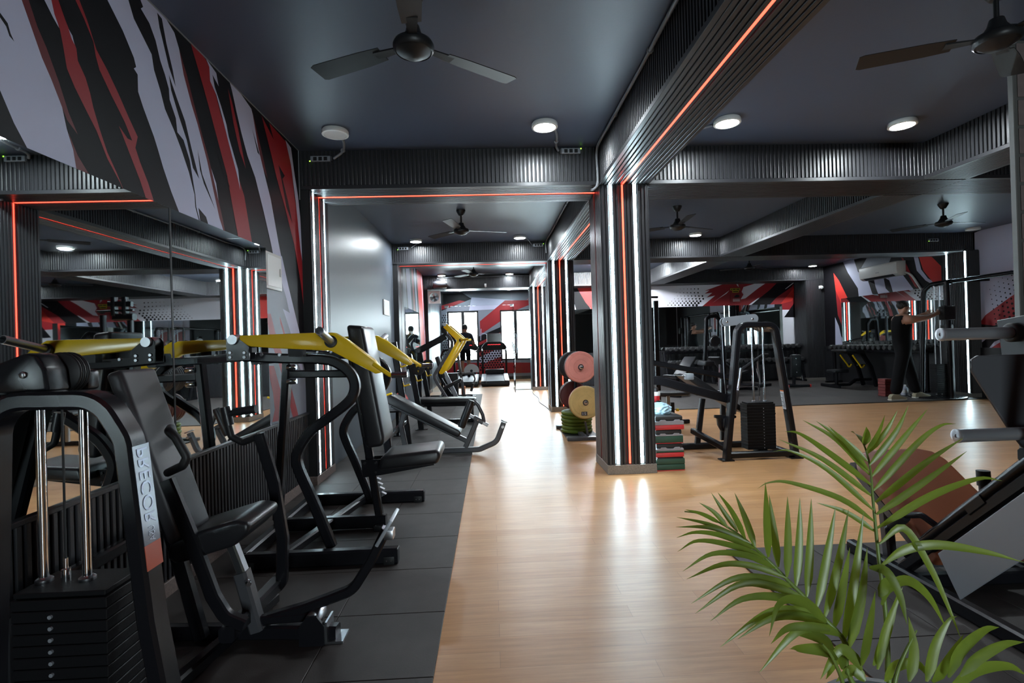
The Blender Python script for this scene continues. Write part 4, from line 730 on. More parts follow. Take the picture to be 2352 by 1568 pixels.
text_mesh('USA', 0.036, 0.0005, 'decal_letter', lambda u,v,w: on_leg(0.198+u, 0.012-v, 0.0025+w), t, 'lettering', 0.042)
# ---- C and its neighbour: benches with lifting racks
def rack_bench(y0, y1, ztop, label, decline):
    yc = (y0+y1)/2
    t = thing('press_bench', label, 'bench', (-0.7, yc, 0))
    for y in (y0, y1):
        sqtube('rack_post', XZ([(-1.02,0.0125),(-1.06,0.40),(-1.17,ztop)], y), 0.055, 0.075, t)
        MB().box(-1.10,-0.93,y-0.04,y+0.04,0.0125,0.02).build('foot_plate', 'powder', t)
        for z in ((0.95, 0.72) if decline else (0.86, 0.70)):
            x = -1.06-(z-0.4)*0.13+0.04
            rtube('bar_hook', [(x-0.03,y,z+0.08),(x,y,z),(x+0.075,y,z+0.02)], 0.011, t, 'yellow', 0.012)
    sqtube('cross_tube', [(-1.05,y0,0.30),(-1.05,y1,0.30)], 0.05, 0.05, t, nrm=(0,0,1))
    return t, yc
t, yc = rack_bench(5.08, 6.20, 1.25, 'decline bench with black sloping pad and roller behind the nearest yellow press', True)
pad('bench_pad', [(-1.15,0.655),(-1.10,0.690),(-0.36,0.275),(-0.35,0.245),(-0.385,0.205),(-1.135,0.600)], yc-0.14, yc+0.14, 'vinyl', t, 0.022)
sqtube('pad_beam', XZ([(-1.10,0.565),(-0.30,0.145)], yc), 0.055, 0.05, t, 'powder_grey')
sqtube('support_leg', XZ([(-0.97,0.47),(-1.01,0.34),(-0.95,0.02)], yc), 0.05, 0.055, t, 'powder_grey', r=0.05)
sqtube('front_post', XZ([(-0.175,0.365),(-0.315,0.075)], yc), 0.05, 0.055, t, 'powder_grey')
sqtube('base_tube', XZ([(-0.98,0.045),(-0.16,0.045),(0.03,0.12),(0.115,0.33)], yc), 0.055, 0.055, t, 'powder_grey', r=0.12)
MB().obox((0.12,yc,0.345), (0.07,0.07,0.015), Matrix.Rotation(0.4,3,'Y')).build('end_plate', 'steel', t, bevel=0.003)
MB().lathe([(0.016,-0.04),(0.016,0.04)], (0.10,yc-0.03,0.29), (0,1,0), 12).build('wheel_stub', 'steel', t)
sqtube('slide_tube', XZ([(-0.275,0.432),(-0.06,0.305)], yc), 0.035, 0.035, t, 'steel')
sqtube('slide_sleeve', XZ([(-0.215,0.397),(-0.115,0.338)], yc), 0.05, 0.05, t, 'powder_grey')
bolt((-0.17,yc-0.026,0.37), (0,-1,0), 0.012, t, 'chrome', 0.02)
MB().lathe([(0.0,-0.16),(0.035,-0.155),(0.042,-0.13),(0.042,0.13),(0.035,0.155),(0.0,0.16)], (-0.29,yc-0.10,0.452), (0.38,0,0.92), 20).build('roller_pad', 'vinyl', t)
rtube('roller_arm', [(-0.215,yc+0.02,0.58),(-0.165,yc+0.02,0.53),(-0.115,yc+0.02,0.42),(-0.10,yc+0.02,0.33)], 0.019, t, 'powder_grey', 0.06)
t, yc = rack_bench(7.30, 8.42, 1.09, 'flat bench with black pad and rack posts carrying small round plates', False)
pad('bench_pad', [(-1.14,0.405),(-0.26,0.385),(-0.245,0.35),(-0.26,0.315),(-1.14,0.33)], yc-0.15, yc+0.15, 'vinyl', t, 0.022)
sqtube('pad_beam', XZ([(-1.10,0.295),(-0.27,0.285)], yc), 0.06, 0.05, t)
sqtube('front_leg', XZ([(-0.32,0.285),(-0.32,0.0125)], yc), 0.05, 0.05, t)
sqtube('base_rail', XZ([(-1.08,0.04),(-0.24,0.04)], yc), 0.06, 0.05, t)
sqtube('front_foot', [(-0.27,yc-0.3,0.04),(-0.27,yc+0.3,0.04)], 0.05, 0.05, t, nrm=(0,0,1))
for k, y in enumerate((7.30, 8.42)):
    MB().lathe([(0.013,0.0),(0.013,0.20)], (-1.06,y-0.03,0.885), (0.35,-0.94,0.0), 12).build('storage_peg', 'chrome', t)
    p = thing('weight_disc', 'small black weight disc with yellow triangle on the %s rack post of the flat bench' % ('near', 'far')[k], 'weight plate', (-1.0, y-0.1, 0.79), 'small discs on the flat bench rack')
    c = V(-1.03,y-0.11,0.885); ax = V(0.35,-0.94,0)
    MB().lathe([(0.014,-0.014),(0.090,-0.014),(0.094,-0.008),(0.094,0.008),(0.090,0.014),(0.070,0.011),(0.030,0.011),(0.028,0.018),(0.014,0.018)], c, ax, 30).build('disc', 'matte_black', p)
    u = ax.normalized(); s_ = V(0,0,1).cross(u).normalized()
    MB().add([c+u*0.0145+s_*a+V(0,0,b) for a,b in ((-0.035,0.045),(0.035,0.045),(0.0,-0.062))]+[c+u*0.0155+s_*a+V(0,0,b) for a,b in ((-0.035,0.045),(0.035,0.045),(0.0,-0.062))], [(0,1,2),(3,5,4),(0,3,4,1),(1,4,5,2),(2,5,3,0)]).build('triangle_print', 'yellow', p)
mat('lime', (0.30, 0.42, 0.02), 0.5)
p = thing('exercise_disc', 'lime green disc with red edge leaning behind the bench rack', 'disc', (-1.22, 6.9, 0.36))
MB().lathe([(0.0,-0.012),(0.105,-0.012),(0.11,0.0),(0.105,0.012),(0.0,0.012)], (-1.22,6.92,0.47), (0.75,-0.6,0.25), 26).build('disc', 'lime', p)
MB().lathe([(0.105,-0.013),(0.117,-0.006),(0.117,0.006),(0.105,0.013)], (-1.22,6.92,0.47), (0.75,-0.6,0.25), 26).build('rim', 'mural_bright', p)
s_ = thing('shelf_bracket', 'black wall stand holding the lime disc behind the bench', 'stand', (-1.3, 6.92, 0))
MB().box(-1.45,-1.12,6.80,7.04,0.33,0.35).build('tray', 'powder', s_); MB().box(-1.30,-1.26,6.9,6.94,0.0125,0.33).build('post', 'powder', s_); MB().box(-1.40,-1.16,6.82,7.02,0.0125,0.025).build('base', 'powder', s_)
# ---- D: second yellow press, and E: the grey lever station behind it
t = thing('lever_press', 'farther yellow-armed press with bent arm before the glass door', 'gym machine', (-0.95, 10.6, 0))
SD_ = [(-0.94,1.50),(-0.80,1.32),(-0.775,1.22),(-0.81,1.10),(-0.97,0.86),(-1.11,0.66),(-1.135,0.58),(-1.10,0.48),(-0.90,0.13)]
for y in (10.2, 11.1): MB().sweep(smooth(XZ(SD_, y), 4), 0.055, 0.06, (0,1,0)).build('curved_frame', 'powder_grey' if y < 10.5 else 'powder', t, sharp=0.5)
sqtube('rear_strut', XZ([(-1.55,1.07),(-0.93,1.38)], 10.65), 0.06, 0.13, t)
sqtube('rear_post', XZ([(-1.50,0.0125),(-1.50,1.12)], 10.65), 0.08, 0.08, t)
sqtube('top_crossbar', [(-0.93,10.1,1.47),(-0.93,11.2,1.47)], 0.07, 0.07, t, nrm=(1,0,0))
for y in (10.2, 11.1): sqtube('base_rail', XZ([(-1.50,0.05),(-0.36,0.05)], y), 0.06, 0.075, t)
sqtube('rear_rail', [(-1.48,10.2,0.05),(-1.48,11.1,0.05)], 0.06, 0.075, t, nrm=(1,0,0))
sqtube('seat_column', XZ([(-0.72,0.05),(-1.02,0.72)], 10.65), 0.05, 0.09, t, 'steel')
pad('seat', [(-1.03,0.255),(-0.65,0.435),(-0.615,0.475),(-0.64,0.51),(-1.01,0.34)], 10.48, 10.82, 'vinyl', t, 0.02)
pad('back_pad', [(-1.16,0.95),(-1.08,0.98),(-0.95,0.55),(-1.03,0.52)], 10.50, 10.80, 'vinyl', t, 0.02)
AD = [(-0.925,1.545),(-0.884,1.627),(-0.84,1.60),(-0.528,1.308),(-0.55,1.24),(-0.888,0.699),(-0.97,0.63),(-1.02,0.635),(-1.037,0.668),(-0.666,1.277),(-0.70,1.31)]
for y in (10.1, 11.2):
    MB().prism(AD, 'y', y-0.05, y+0.05).build('lever_arm', 'yellow', t, bevel=0.008, seg=2, label='bent yellow lever arm')
    s = -1 if y < 10.5 else 1
    MB().lathe([(0.0,0.0),(0.022,0.0),(0.022,0.24),(0.017,0.24),(0.017,0.18),(0,0.18)], (-0.60,y+s*0.04,1.285), (0.62,s*0.78,0.07), 14).build('plate_horn', 'yellow', t)
    MB().lathe([(0.032,0.0),(0.032,0.02)], (-0.60,y+s*0.05,1.285), (0.62,s*0.78,0.07), 14).build('horn_collar', 'matte_black', t)
MB().prism([(-0.985,1.52),(-0.95,1.60),(-0.90,1.62),(-0.84,1.40),(-0.90,1.38)], 'y', 10.16, 10.24).build('pivot_bracket', 'powder', t)
for (x, z) in ((-0.90,1.53),(-0.87,1.46),(-0.86,1.42)): bolt((x,10.16,z), (0,-1,0), 0.014, t, 'chrome')
MB().lathe([(0.035,-0.06),(0.035,0.06)], (-0.90,10.1,1.60), (0,1,0), 18).build('pivot_pin', 'steel', t)
t = thing('lever_station', 'grey-framed lever station with round grey guard beyond the yellow presses', 'gym machine', (-0.7, 11.7, 0))
sqtube('front_post', XZ([(-0.86,1.10),(-0.77,1.02),(-0.64,0.0125)], 11.65), 0.05, 0.06, t, 'powder_grey', r=0.08)
rtube('loop_frame', [(-1.16,11.9,0.02),(-1.16,11.9,0.95),(-1.10,11.9,1.07),(-0.98,11.9,1.09),(-0.90,11.8,1.05)], 0.024, t, 'powder', 0.08)
sqtube('arm', XZ([(-0.77,0.545),(-0.41,0.54)], 11.65), 0.05, 0.05, t, 'powder_grey')
MB().prism([(-0.46+0.17*math.cos(a), 0.60+0.155*math.sin(a)) for a in [math.radians(q) for q in range(-15,200,12)]], 'y', 11.60, 11.615).build('round_guard', 'grey_plate', t)
MB().lathe([(0.03,-0.04),(0.03,0.05)], (-0.46,11.60,0.60), (0,1,0), 16).build('hub', 'powder', t)
rtube('hand_lever', [(-0.42,11.62,0.53),(-0.385,11.60,0.42),(-0.41,11.58,0.33)], 0.02, t, 'powder_grey', 0.05)
MB().lathe([(0.0,-0.10),(0.03,-0.1),(0.03,0.08),(0.0,0.08)], (-0.45,11.56,0.24), (0.3,0,1), 14).build('grip', 'vinyl', t)
sqtube('base_rail', XZ([(-1.4,0.04),(-0.45,0.04)], 11.65), 0.06, 0.055, t)
sqtube('base_rail', [(-1.16,11.4,0.04),(-1.16,12.05,0.04)], 0.06, 0.055, t, nrm=(0,0,1))
MB().box(-1.10,-0.78,11.72,11.95,0.035,0.55).build('weight_shroud', 'matte_black', t, bevel=0.01)
p = thing('orange_block', 'small orange block on the floor beside the lever station', 'block', (-0.68, 12.1, 0))
mat('orange', (0.55, 0.13, 0.02), 0.5)
MB().box(-0.73,-0.64,12.05,12.16,0.012,0.20).build('block', 'orange', p, bevel=0.008); MB().box(-0.735,-0.635,12.045,12.165,0.20,0.215).build('lid', 'orange', p, bevel=0.004)
FRONDS = [([(0.896,1.15,0.393),(0.895,1.15,0.457),(0.901,1.16,0.528),(0.904,1.17,0.592),(0.904,1.18,0.657),(0.913,1.2,0.738),(0.923,1.22,0.808),(0.935,1.24,0.86),(0.941,1.26,0.9),(0.941,1.27,0.918)],[(0.016,[(0.941,1.26,0.9),(0.949,1.231,0.95),(0.948,1.203,1.0)]),(0.017,[(0.944,1.26,0.895),(0.991,1.259,0.948),(1.025,1.258,1.002)]),(0.02,[(0.933,1.24,0.87),(0.988,1.223,0.954),(1.011,1.207,1.021)]),(0.02,[(0.937,1.24,0.841),(1.03,1.244,0.939),(1.097,1.249,1.005)]),(0.021,[(0.926,1.22,0.813),(1.042,1.224,0.923),(1.108,1.228,0.964),(1.153,1.233,0.966)]),(0.022,[(0.93,1.22,0.784),(1.019,1.176,0.887),(1.076,1.132,0.953)]),(0.022,[(0.916,1.2,0.762),(0.996,1.151,0.852),(1.054,1.102,0.929)]),(0.023,[(0.917,1.2,0.729),(1.062,1.217,0.793),(1.205,1.234,0.827),(1.287,1.251,0.814)]),(0.022,[(0.906,1.18,0.699),(0.954,1.167,0.739),(1.001,1.153,0.655),(1.033,1.14,0.564),(1.051,1.127,0.494)]),(0.026,[(0.909,1.18,0.648),(0.956,1.166,0.689),(1.024,1.151,0.703),(1.128,1.137,0.686),(1.2,1.122,0.666)]),(0.03,[(0.944,1.27,0.913),(0.956,1.31,0.93),(0.966,1.349,0.934)]),(0.03,[(0.945,1.27,0.915),(0.942,1.262,0.944),(0.939,1.255,0.963)]),(0.02,[(0.928,1.24,0.88),(0.882,1.265,0.931),(0.833,1.291,0.976)]),(0.016,[(0.931,1.24,0.856),(0.874,1.233,0.923),(0.821,1.226,0.975)]),(0.018,[(0.932,1.24,0.846),(0.854,1.248,0.935),(0.775,1.255,0.986)]),(0.02,[(0.92,1.22,0.827),(0.794,1.196,0.919),(0.713,1.171,0.969),(0.666,1.147,0.979)]),(0.018,[(0.923,1.22,0.798),(0.804,1.227,0.893),(0.701,1.234,0.944)]),(0.018,[(0.909,1.2,0.772),(0.808,1.219,0.871),(0.732,1.237,0.913),(0.698,1.256,0.91)]),(0.017,[(0.913,1.2,0.743),(0.826,1.199,0.804),(0.706,1.197,0.847),(0.652,1.196,0.85),(0.622,1.194,0.837)]),(0.016,[(0.914,1.2,0.719),(0.852,1.217,0.764),(0.79,1.233,0.785)])]),([(0.786,1.12,0.419),(0.775,1.12,0.504),(0.74,1.14,0.552),(0.712,1.16,0.588),(0.688,1.18,0.616),(0.667,1.2,0.641),(0.649,1.21,0.661),(0.631,1.23,0.68),(0.617,1.25,0.695),(0.593,1.27,0.713),(0.567,1.29,0.727),(0.535,1.31,0.742),(0.496,1.33,0.744)],[(0.021,[(0.631,1.23,0.682),(0.614,1.24,0.747),(0.594,1.251,0.812)]),(0.018,[(0.617,1.25,0.697),(0.564,1.206,0.78),(0.512,1.162,0.842)]),(0.016,[(0.608,1.27,0.707),(0.582,1.288,0.752),(0.558,1.306,0.798)]),(0.015,[(0.583,1.27,0.718),(0.55,1.273,0.758),(0.514,1.276,0.783)]),(0.013,[(0.572,1.29,0.724),(0.517,1.267,0.757),(0.466,1.244,0.778)]),(0.025,[(0.652,1.21,0.666),(0.624,1.163,0.773),(0.6,1.116,0.875)]),(0.024,[(0.67,1.2,0.646),(0.676,1.228,0.724),(0.684,1.256,0.802)]),(0.024,[(0.679,1.18,0.631),(0.679,1.173,0.726),(0.678,1.165,0.825)]),(0.025,[(0.7,1.18,0.607),(0.719,1.195,0.706),(0.734,1.209,0.807)]),(0.025,[(0.713,1.16,0.593),(0.741,1.189,0.694),(0.768,1.218,0.8)]),(0.026,[(0.722,1.14,0.575),(0.759,1.154,0.689),(0.795,1.169,0.796)]),(0.026,[(0.74,1.14,0.552),(0.799,1.173,0.665),(0.852,1.206,0.775)]),(0.027,[(0.762,1.14,0.528),(0.774,1.126,0.629),(0.785,1.111,0.723)]),(0.028,[(0.768,1.12,0.504),(0.808,1.142,0.61),(0.858,1.164,0.781)]),(0.03,[(0.779,1.12,0.49),(0.803,1.11,0.604),(0.817,1.1,0.726)]),(0.013,[(0.617,1.25,0.695),(0.539,1.284,0.725),(0.47,1.318,0.734)]),(0.014,[(0.622,1.23,0.692),(0.538,1.259,0.724),(0.456,1.288,0.72)]),(0.016,[(0.636,1.23,0.677),(0.537,1.203,0.726),(0.464,1.175,0.748),(0.408,1.148,0.748)]),(0.017,[(0.649,1.21,0.663),(0.552,1.185,0.709),(0.462,1.16,0.734),(0.404,1.134,0.722)]),(0.018,[(0.667,1.2,0.641),(0.586,1.18,0.686),(0.493,1.159,0.703),(0.416,1.139,0.675)]),(0.018,[(0.679,1.18,0.628),(0.617,1.205,0.648),(0.547,1.229,0.646),(0.467,1.254,0.602)]),(0.02,[(0.702,1.18,0.604),(0.619,1.173,0.635),(0.54,1.166,0.639),(0.441,1.159,0.591)]),(0.021,[(0.712,1.16,0.588),(0.632,1.164,0.62),(0.555,1.169,0.624),(0.455,1.173,0.56)]),(0.022,[(0.722,1.14,0.575),(0.628,1.125,0.614),(0.535,1.109,0.622),(0.457,1.094,0.585)]),(0.023,[(0.745,1.14,0.549),(0.67,1.137,0.577),(0.596,1.134,0.571),(0.493,1.131,0.505)]),(0.023,[(0.762,1.14,0.531),(0.684,1.13,0.565),(0.606,1.12,0.57),(0.523,1.109,0.534)]),(0.025,[(0.767,1.12,0.522),(0.714,1.108,0.549),(0.644,1.095,0.551),(0.556,1.083,0.475)])]),([(0.83,1.05,0.43),(0.835,1.05,0.479),(0.858,1.05,0.528),(0.89,1.06,0.562)],[(0.045,[(0.861,1.05,0.461),(0.874,1.053,0.525),(0.869,1.055,0.595)]),(0.05,[(0.899,1.05,0.459),(0.92,1.052,0.532),(0.954,1.053,0.583),(0.975,1.055,0.59)]),(0.035,[(0.947,1.05,0.465),(0.994,1.071,0.508),(1.069,1.092,0.535),(1.127,1.113,0.527)]),(0.05,[(0.973,1.05,0.467),(1.02,1.058,0.498),(1.086,1.065,0.519),(1.142,1.073,0.516)]),(0.03,[(0.912,1.05,0.458),(0.978,1.084,0.48),(1.047,1.117,0.513)]),(0.05,[(0.946,1.05,0.44),(1.025,1.068,0.466),(1.115,1.086,0.458),(1.179,1.104,0.421)]),(0.026,[(0.814,1.06,0.62),(0.847,1.08,0.647),(0.904,1.099,0.65),(0.969,1.119,0.6),(1.026,1.138,0.516)]),(0.03,[(0.81,1.06,0.637),(0.832,1.07,0.661),(0.875,1.081,0.658)]),(0.024,[(0.79,1.06,0.701),(0.806,1.036,0.702),(0.815,1.013,0.664),(0.811,0.989,0.617)])]),([(0.766,1.1,0.399),(0.732,1.08,0.466),(0.699,1.06,0.522),(0.676,1.05,0.55)],[(0.035,[(0.737,1.08,0.474),(0.748,1.107,0.491),(0.737,1.135,0.417)]),(0.03,[(0.715,1.06,0.509),(0.698,1.085,0.516),(0.66,1.109,0.507),(0.652,1.134,0.491)]),(0.028,[(0.707,1.06,0.53),(0.69,1.091,0.542),(0.651,1.123,0.535)]),(0.028,[(0.781,1.08,0.471),(0.76,1.081,0.502),(0.731,1.082,0.516),(0.69,1.082,0.454)]),(0.04,[(0.803,1.1,0.432),(0.783,1.114,0.45),(0.755,1.128,0.415)]),(0.026,[(0.781,1.08,0.48),(0.774,1.049,0.574),(0.77,1.018,0.672)]),(0.026,[(0.807,1.08,0.479),(0.855,1.105,0.53),(0.912,1.13,0.616)]),(0.024,[(0.816,1.08,0.47),(0.837,1.082,0.553),(0.881,1.083,0.644)]),(0.035,[(0.848,1.1,0.429),(0.858,1.084,0.473),(0.894,1.068,0.486),(0.913,1.051,0.457)]),(0.024,[(0.686,1.05,0.595),(0.618,1.02,0.658),(0.553,0.991,0.672),(0.515,0.961,0.625)]),(0.022,[(0.694,1.05,0.578),(0.663,1.068,0.578),(0.621,1.086,0.566),(0.595,1.104,0.523)])])]
# ================================================================ plate tree behind the first pillar
mat('plate_red', (0.82, 0.31, 0.26), 0.55, var=(14, 0.15)); mat('plate_yellow', (0.66, 0.46, 0.18), 0.55, var=(14, 0.18)); mat('plate_maroon', (0.09, 0.022, 0.024), 0.5); mat('plate_black', (0.022, 0.022, 0.025), 0.5); mat('plate_green', (0.10, 0.16, 0.012), 0.55, var=(14, 0.2))
t = thing('plate_tree', 'black weight plate tree standing behind the first lit pillar', 'plate rack', (1.10, 6.55, 0))
MB().lathe([(0.023,0.0),(0.023,1.02),(0.018,1.03),(0.0,1.03)], (1.09,6.68,0), n=18).build('post', 'powder', t)
MB().box(0.885,1.32,6.12,6.22,0.0,0.045).build('base_foot', 'powder_grey', t, bevel=0.006); MB().box(0.865,1.32,7.0,7.10,0.0,0.045).build('base_foot', 'powder_grey', t, bevel=0.006)
MB().box(1.07,1.13,6.18,7.05,0.012,0.05).build('base_beam', 'powder_grey', t, bevel=0.004); MB().box(0.90,1.30,6.24,6.98,0.002,0.016).build('base_tray', 'matte_black', t)
sqtube('front_strut', [(1.145,6.19,0.045),(1.115,6.19,0.22)], 0.06, 0.02, t, 'powder_grey')
for z, x in ((0.877,1.103),(0.439,1.144),(0.875,1.08),(0.485,1.075)):
    s = -1 if x > 1.09 else 1
    MB().lathe([(0.0,0.0),(0.024,0.0),(0.024,0.40 if s < 0 else 0.22),(0.020,0.404 if s < 0 else 0.224),(0.0,0.405 if s < 0 else 0.225)], (x,6.66 if s < 0 else 6.70,z), (0,s,0), 18).build('peg', 'chrome', t)
def bumper(c, ax, r, th, m, label, number=None, group='weight plates on the tree'):
    p = thing('weight_plate', label, 'weight plate', (c[0],c[1],c[2]-r), group)
    h = th/2
    MB().lathe([(0.026,-h),(r-0.012,-h),(r,-h+0.012),(r,h-0.012),(r-0.012,h),(0.81*r,h),(0.80*r,h-0.003),(0.79*r,h-0.003),(0.78*r,h),(0.475*r,h),(0.465*r,h-0.003),(0.455*r,h-0.003),(0.445*r,h),(0.036,h)], c, ax, 44).build('disc', m, p, sharp=0.4)
    MB().lathe([(0.026,-h-0.001),(0.036,-h-0.001),(0.036,h+0.002),(0.026,h+0.002)], c, ax, 24).build('hub_ring', 'chrome', p)
    if number:
        x, z, y = c[0]-0.02, c[2]-0.135, c[1]-h-0.0005
        MB().box(x-0.036,x+0.036,y-0.001,y+0.001,z-0.024,z+0.024).build('number_patch', 'powder_grey', p)
        text_mesh(number, 0.046, 0.0004, 'white_plastic', lambda u,v,w_: V(x-0.022+u, y-0.0016-w_, z-0.016+v), p, 'number', 0.044)
    return p
bumper((1.103,6.335,0.877), (0,-1,0), 0.195, 0.055, 'plate_red', 'pink-red bumper plate facing the walkway on the upper peg of the tree')
bumper((1.103,6.395,0.877), (0,-1,0), 0.197, 0.05, 'plate_maroon', 'dark red plate directly behind the pink-red plate')
bumper((1.144,6.305,0.439), (0,-1,0), 0.205, 0.055, 'plate_yellow', 'yellow bumper plate marked 15 on the lower peg of the tree', '15')
bumper((1.144,6.365,0.439), (0,-1,0), 0.200, 0.05, 'plate_red', 'red plate directly behind the yellow plate marked 15')
for k in range(4): bumper((1.08,6.74+0.042*k,0.875), (0,1,0), 0.19, 0.034, 'plate_black', '%s black plate from the post on the upper rear peg of the tree' % ORD[k], group='black plates on the upper rear peg')
for k in range(3): bumper((1.075,6.745+0.052*k,0.485), (0,1,0), 0.185, 0.045, 'plate_maroon', '%s maroon plate from the post on the lower rear peg of the tree' % ORD[k], group='maroon plates on the lower rear peg')
for k in range(6): bumper((1.09,6.68,0.041+k*0.046), (0,0,1), 0.204-0.004*(k%3), 0.044, 'plate_green', '%s green plate from the floor in the flat green stack' % ORD[k], group='green plates lying stacked on the tree base')
# ================================================================ aerobic steps beside the first pillar
mat('step_grey', (0.30, 0.29, 0.32), 0.6); mat('step_red', (0.62, 0.035, 0.04), 0.5); mat('step_green', (0.022, 0.075, 0.045), 0.55); mat('step_black', (0.018, 0.018, 0.02), 0.55, bump=(120, 0.3))
def step(z0, x0, x1, colours, label):
    t = thing('aerobic_step', label, 'step', ((x0+x1)/2, 4.92, z0), 'aerobic steps stacked beside the pillar'); y0, y1 = 4.585, 5.27
    h = 0.124
    MB().box(x0+0.008,x1-0.008,y0+0.008,y1-0.008,z0+0.078,z0+h).build('platform', 'step_black', t, bevel=0.014, seg=3)
    n = len(colours); zb = z0; hs = [c[1] for c in colours]
    for (c, hh, nm) in colours:
        if nm == 'band':
            a, b = x0+0.002, x1-0.002; w_ = b-a
            poly = [(a,zb),(b,zb),(b,zb+hh-0.008),(b-0.10*w_,zb+hh-0.006),(b-0.14*w_,zb+hh+0.005),(b-0.30*w_,zb+hh+0.006),(b-0.36*w_,zb+hh-0.007),(a+0.42*w_,zb+hh-0.007),(a+0.36*w_,zb+hh+0.005),(a+0.20*w_,zb+hh+0.005),(a+0.15*w_,zb+hh-0.008),(a,zb+hh-0.010)]
            MB().prism(poly, 'y', y0, y1).build('grip_band', c, t, bevel=0.002, seg=1)
        else: MB().box(x0,x1,y0-0.002,y1+0.002,zb+0.0005,zb+hh).build(nm, c, t, bevel=0.007, seg=2)
        zb += hh
    return t
step(0.0, 1.468, 1.728, [('step_red',0.008,'foot_rim'),('step_green',0.052,'riser'),('step_green',0.050,'riser')], 'lowest step of the stack, all dark green')
step(0.124, 1.462, 1.722, [('step_red',0.042,'riser'),('step_green',0.016,'stripe'),('step_grey',0.026,'band')], 'third step from the top with red riser and green stripe')
step(0.248, 1.458, 1.718, [('step_red',0.006,'foot_rim'),('step_green',0.062,'riser'),('step_grey',0.018,'band')], 'second step from the top with green riser')
step(0.372, 1.460, 1.730, [('step_red',0.044,'riser'),('step_grey',0.040,'band')], 'top step of the stack with red riser and grey band')
mat('towel', (0.36, 0.50, 0.58), 0.85, bump=(60, 0.3)); mat('bottle_red', (0.55, 0.02, 0.025), 0.3); mat('bottle_black', (0.02, 0.015, 0.016), 0.35)
def crumple(cx, cy, cz, rx, ry, rz, seed, m, name, parent):
    bm = bmesh.new(); bmesh.ops.create_icosphere(bm, subdivisions=5, radius=1.0); rnd = random.Random(seed)
    dirs = [(Vector((rnd.uniform(-1,1),rnd.uniform(-1,1),rnd.uniform(-1,1))).normalized(), rnd.uniform(4,11), rnd.uniform(0,6)) for _ in range(9)]
    for v in bm.verts:
        n = v.co.copy(); f = 1.0+sum(0.050*abs(math.sin(d.dot(n)*k+p)) for d,k,p in dirs)-0.25
        v.co = Vector((cx+n.x*rx*f, cy+n.y*ry*f, cz+max(n.z*rz*f, -rz*0.55)))
    me = bpy.data.meshes.new(name); bm.to_mesh(me); bm.free(); me.materials.append(M(m)); me.polygons.foreach_set('use_smooth', [True]*len(me.polygons))
    o = bpy.data.objects.new(name, me); COL.objects.link(o); attach(o, parent); return o
p = thing('towel', 'crumpled pale blue towel on the stack of steps', 'towel', (1.58, 4.78, 0.497)); crumple(1.575,4.80,0.532,0.105,0.12,0.062,4,'towel','crumpled_cloth',p); crumple(1.50,4.86,0.525,0.075,0.13,0.05,9,'towel','cloth_fold',p)
p = thing('shaker_bottle', 'red and black shaker bottle with white lid behind the towel', 'bottle', (1.655, 5.14, 0.497))
MB().lathe([(0.0,0.0),(0.034,0.0),(0.036,0.01),(0.040,0.13),(0.0,0.13)], (1.655,5.14,0.497), n=24).build('cup', 'bottle_red', p)
MB().lathe([(0.0365,0.02),(0.0385,0.08)], (1.668,5.134,0.497), n=24).build('wrap', 'bottle_black', p)
MB().lathe([(0.042,0.128),(0.044,0.135),(0.044,0.16),(0.038,0.168),(0.0,0.168)], (1.655,5.14,0.497), n=24).build('lid', 'white_plastic', p)
MB().lathe([(0.026,0.166),(0.028,0.195),(0.022,0.21),(0.0,0.211)], (1.655,5.14,0.497), n=18).build('cap', 'bottle_black', p)
# ================================================================ cable machine beside the steps
t = thing('cable_leg_machine', 'black weight-stack leg machine with silver pulley plate right of the pillar', 'gym machine', (2.5, 5.1, 0))
sqtube('tower_frame', XZ([(2.25,0.0),(2.405,1.312),(2.765,1.308),(2.94,0.0)], 4.89), 0.085, 0.055, t, r=0.09)
MB().box(2.19,2.31,4.84,4.95,0.0,0.012).build('foot_plate', 'powder', t); MB().box(2.87,2.99,4.84,4.95,0.0,0.012).build('foot_plate', 'powder', t)
sqtube('base_bar', XZ([(2.26,0.05),(2.93,0.05)], 4.89), 0.06, 0.06, t)
me = MB().box(-0.142,0.142,-0.07,0.07,0,0.0285).mesh('weight_plate', 'stack', bevel=0.002, seg=1)
for k in range(15): inst(me, 'weight_plate', t, (2.632,5.0,0.085+k*0.0298))
MB().box(2.505,2.762,4.935,5.065,0.532,0.546).build('top_plate', 'stack', t, bevel=0.003, seg=1)
for x in (2.597, 2.709): MB().lathe([(0.0095,0.09),(0.0095,1.29)], (x,5.0,0), n=12).build('guide_rod', 'chrome', t); MB().lathe([(0.016,0.546),(0.016,0.558),(0.011,0.562)], (x,5.0,0), n=12).build('rod_bushing', 'steel', t)
for k in range(14): MB().lathe([(0.0045,0),(0.0045,0.004)], (2.655,4.931,0.10+k*0.0298), (0,-1,0), 8).build('pin_hole', 'grey_plate', t)
MB().tube([(2.655,5.0,0.55),(2.655,5.0,1.30)], 0.003, 6).build('stack_cable', 'matte_black', t); MB().lathe([(0.008,0.546),(0.008,0.60)], (2.655,5.0,0), n=10).build('selector_stem', 'chrome', t)
MB().box(2.60,2.70,4.95,5.05,0.012,0.085).build('stack_buffer', 'matte_black', t, bevel=0.01)
ca = [(2.376+0.047*math.cos(a), 1.352+0.047*math.sin(a)) for a in [math.radians(q) for q in range(98,279,15)]]; cb = [(2.655+0.047*math.cos(a), 1.376+0.047*math.sin(a)) for a in [math.radians(q) for q in range(-82,99,15)]]
for y in (5.06, 5.12): MB().prism(ca+cb, 'y', y, y+0.006).build('pulley_plate', 'grey_plate', t, bevel=0.0015, seg=1)
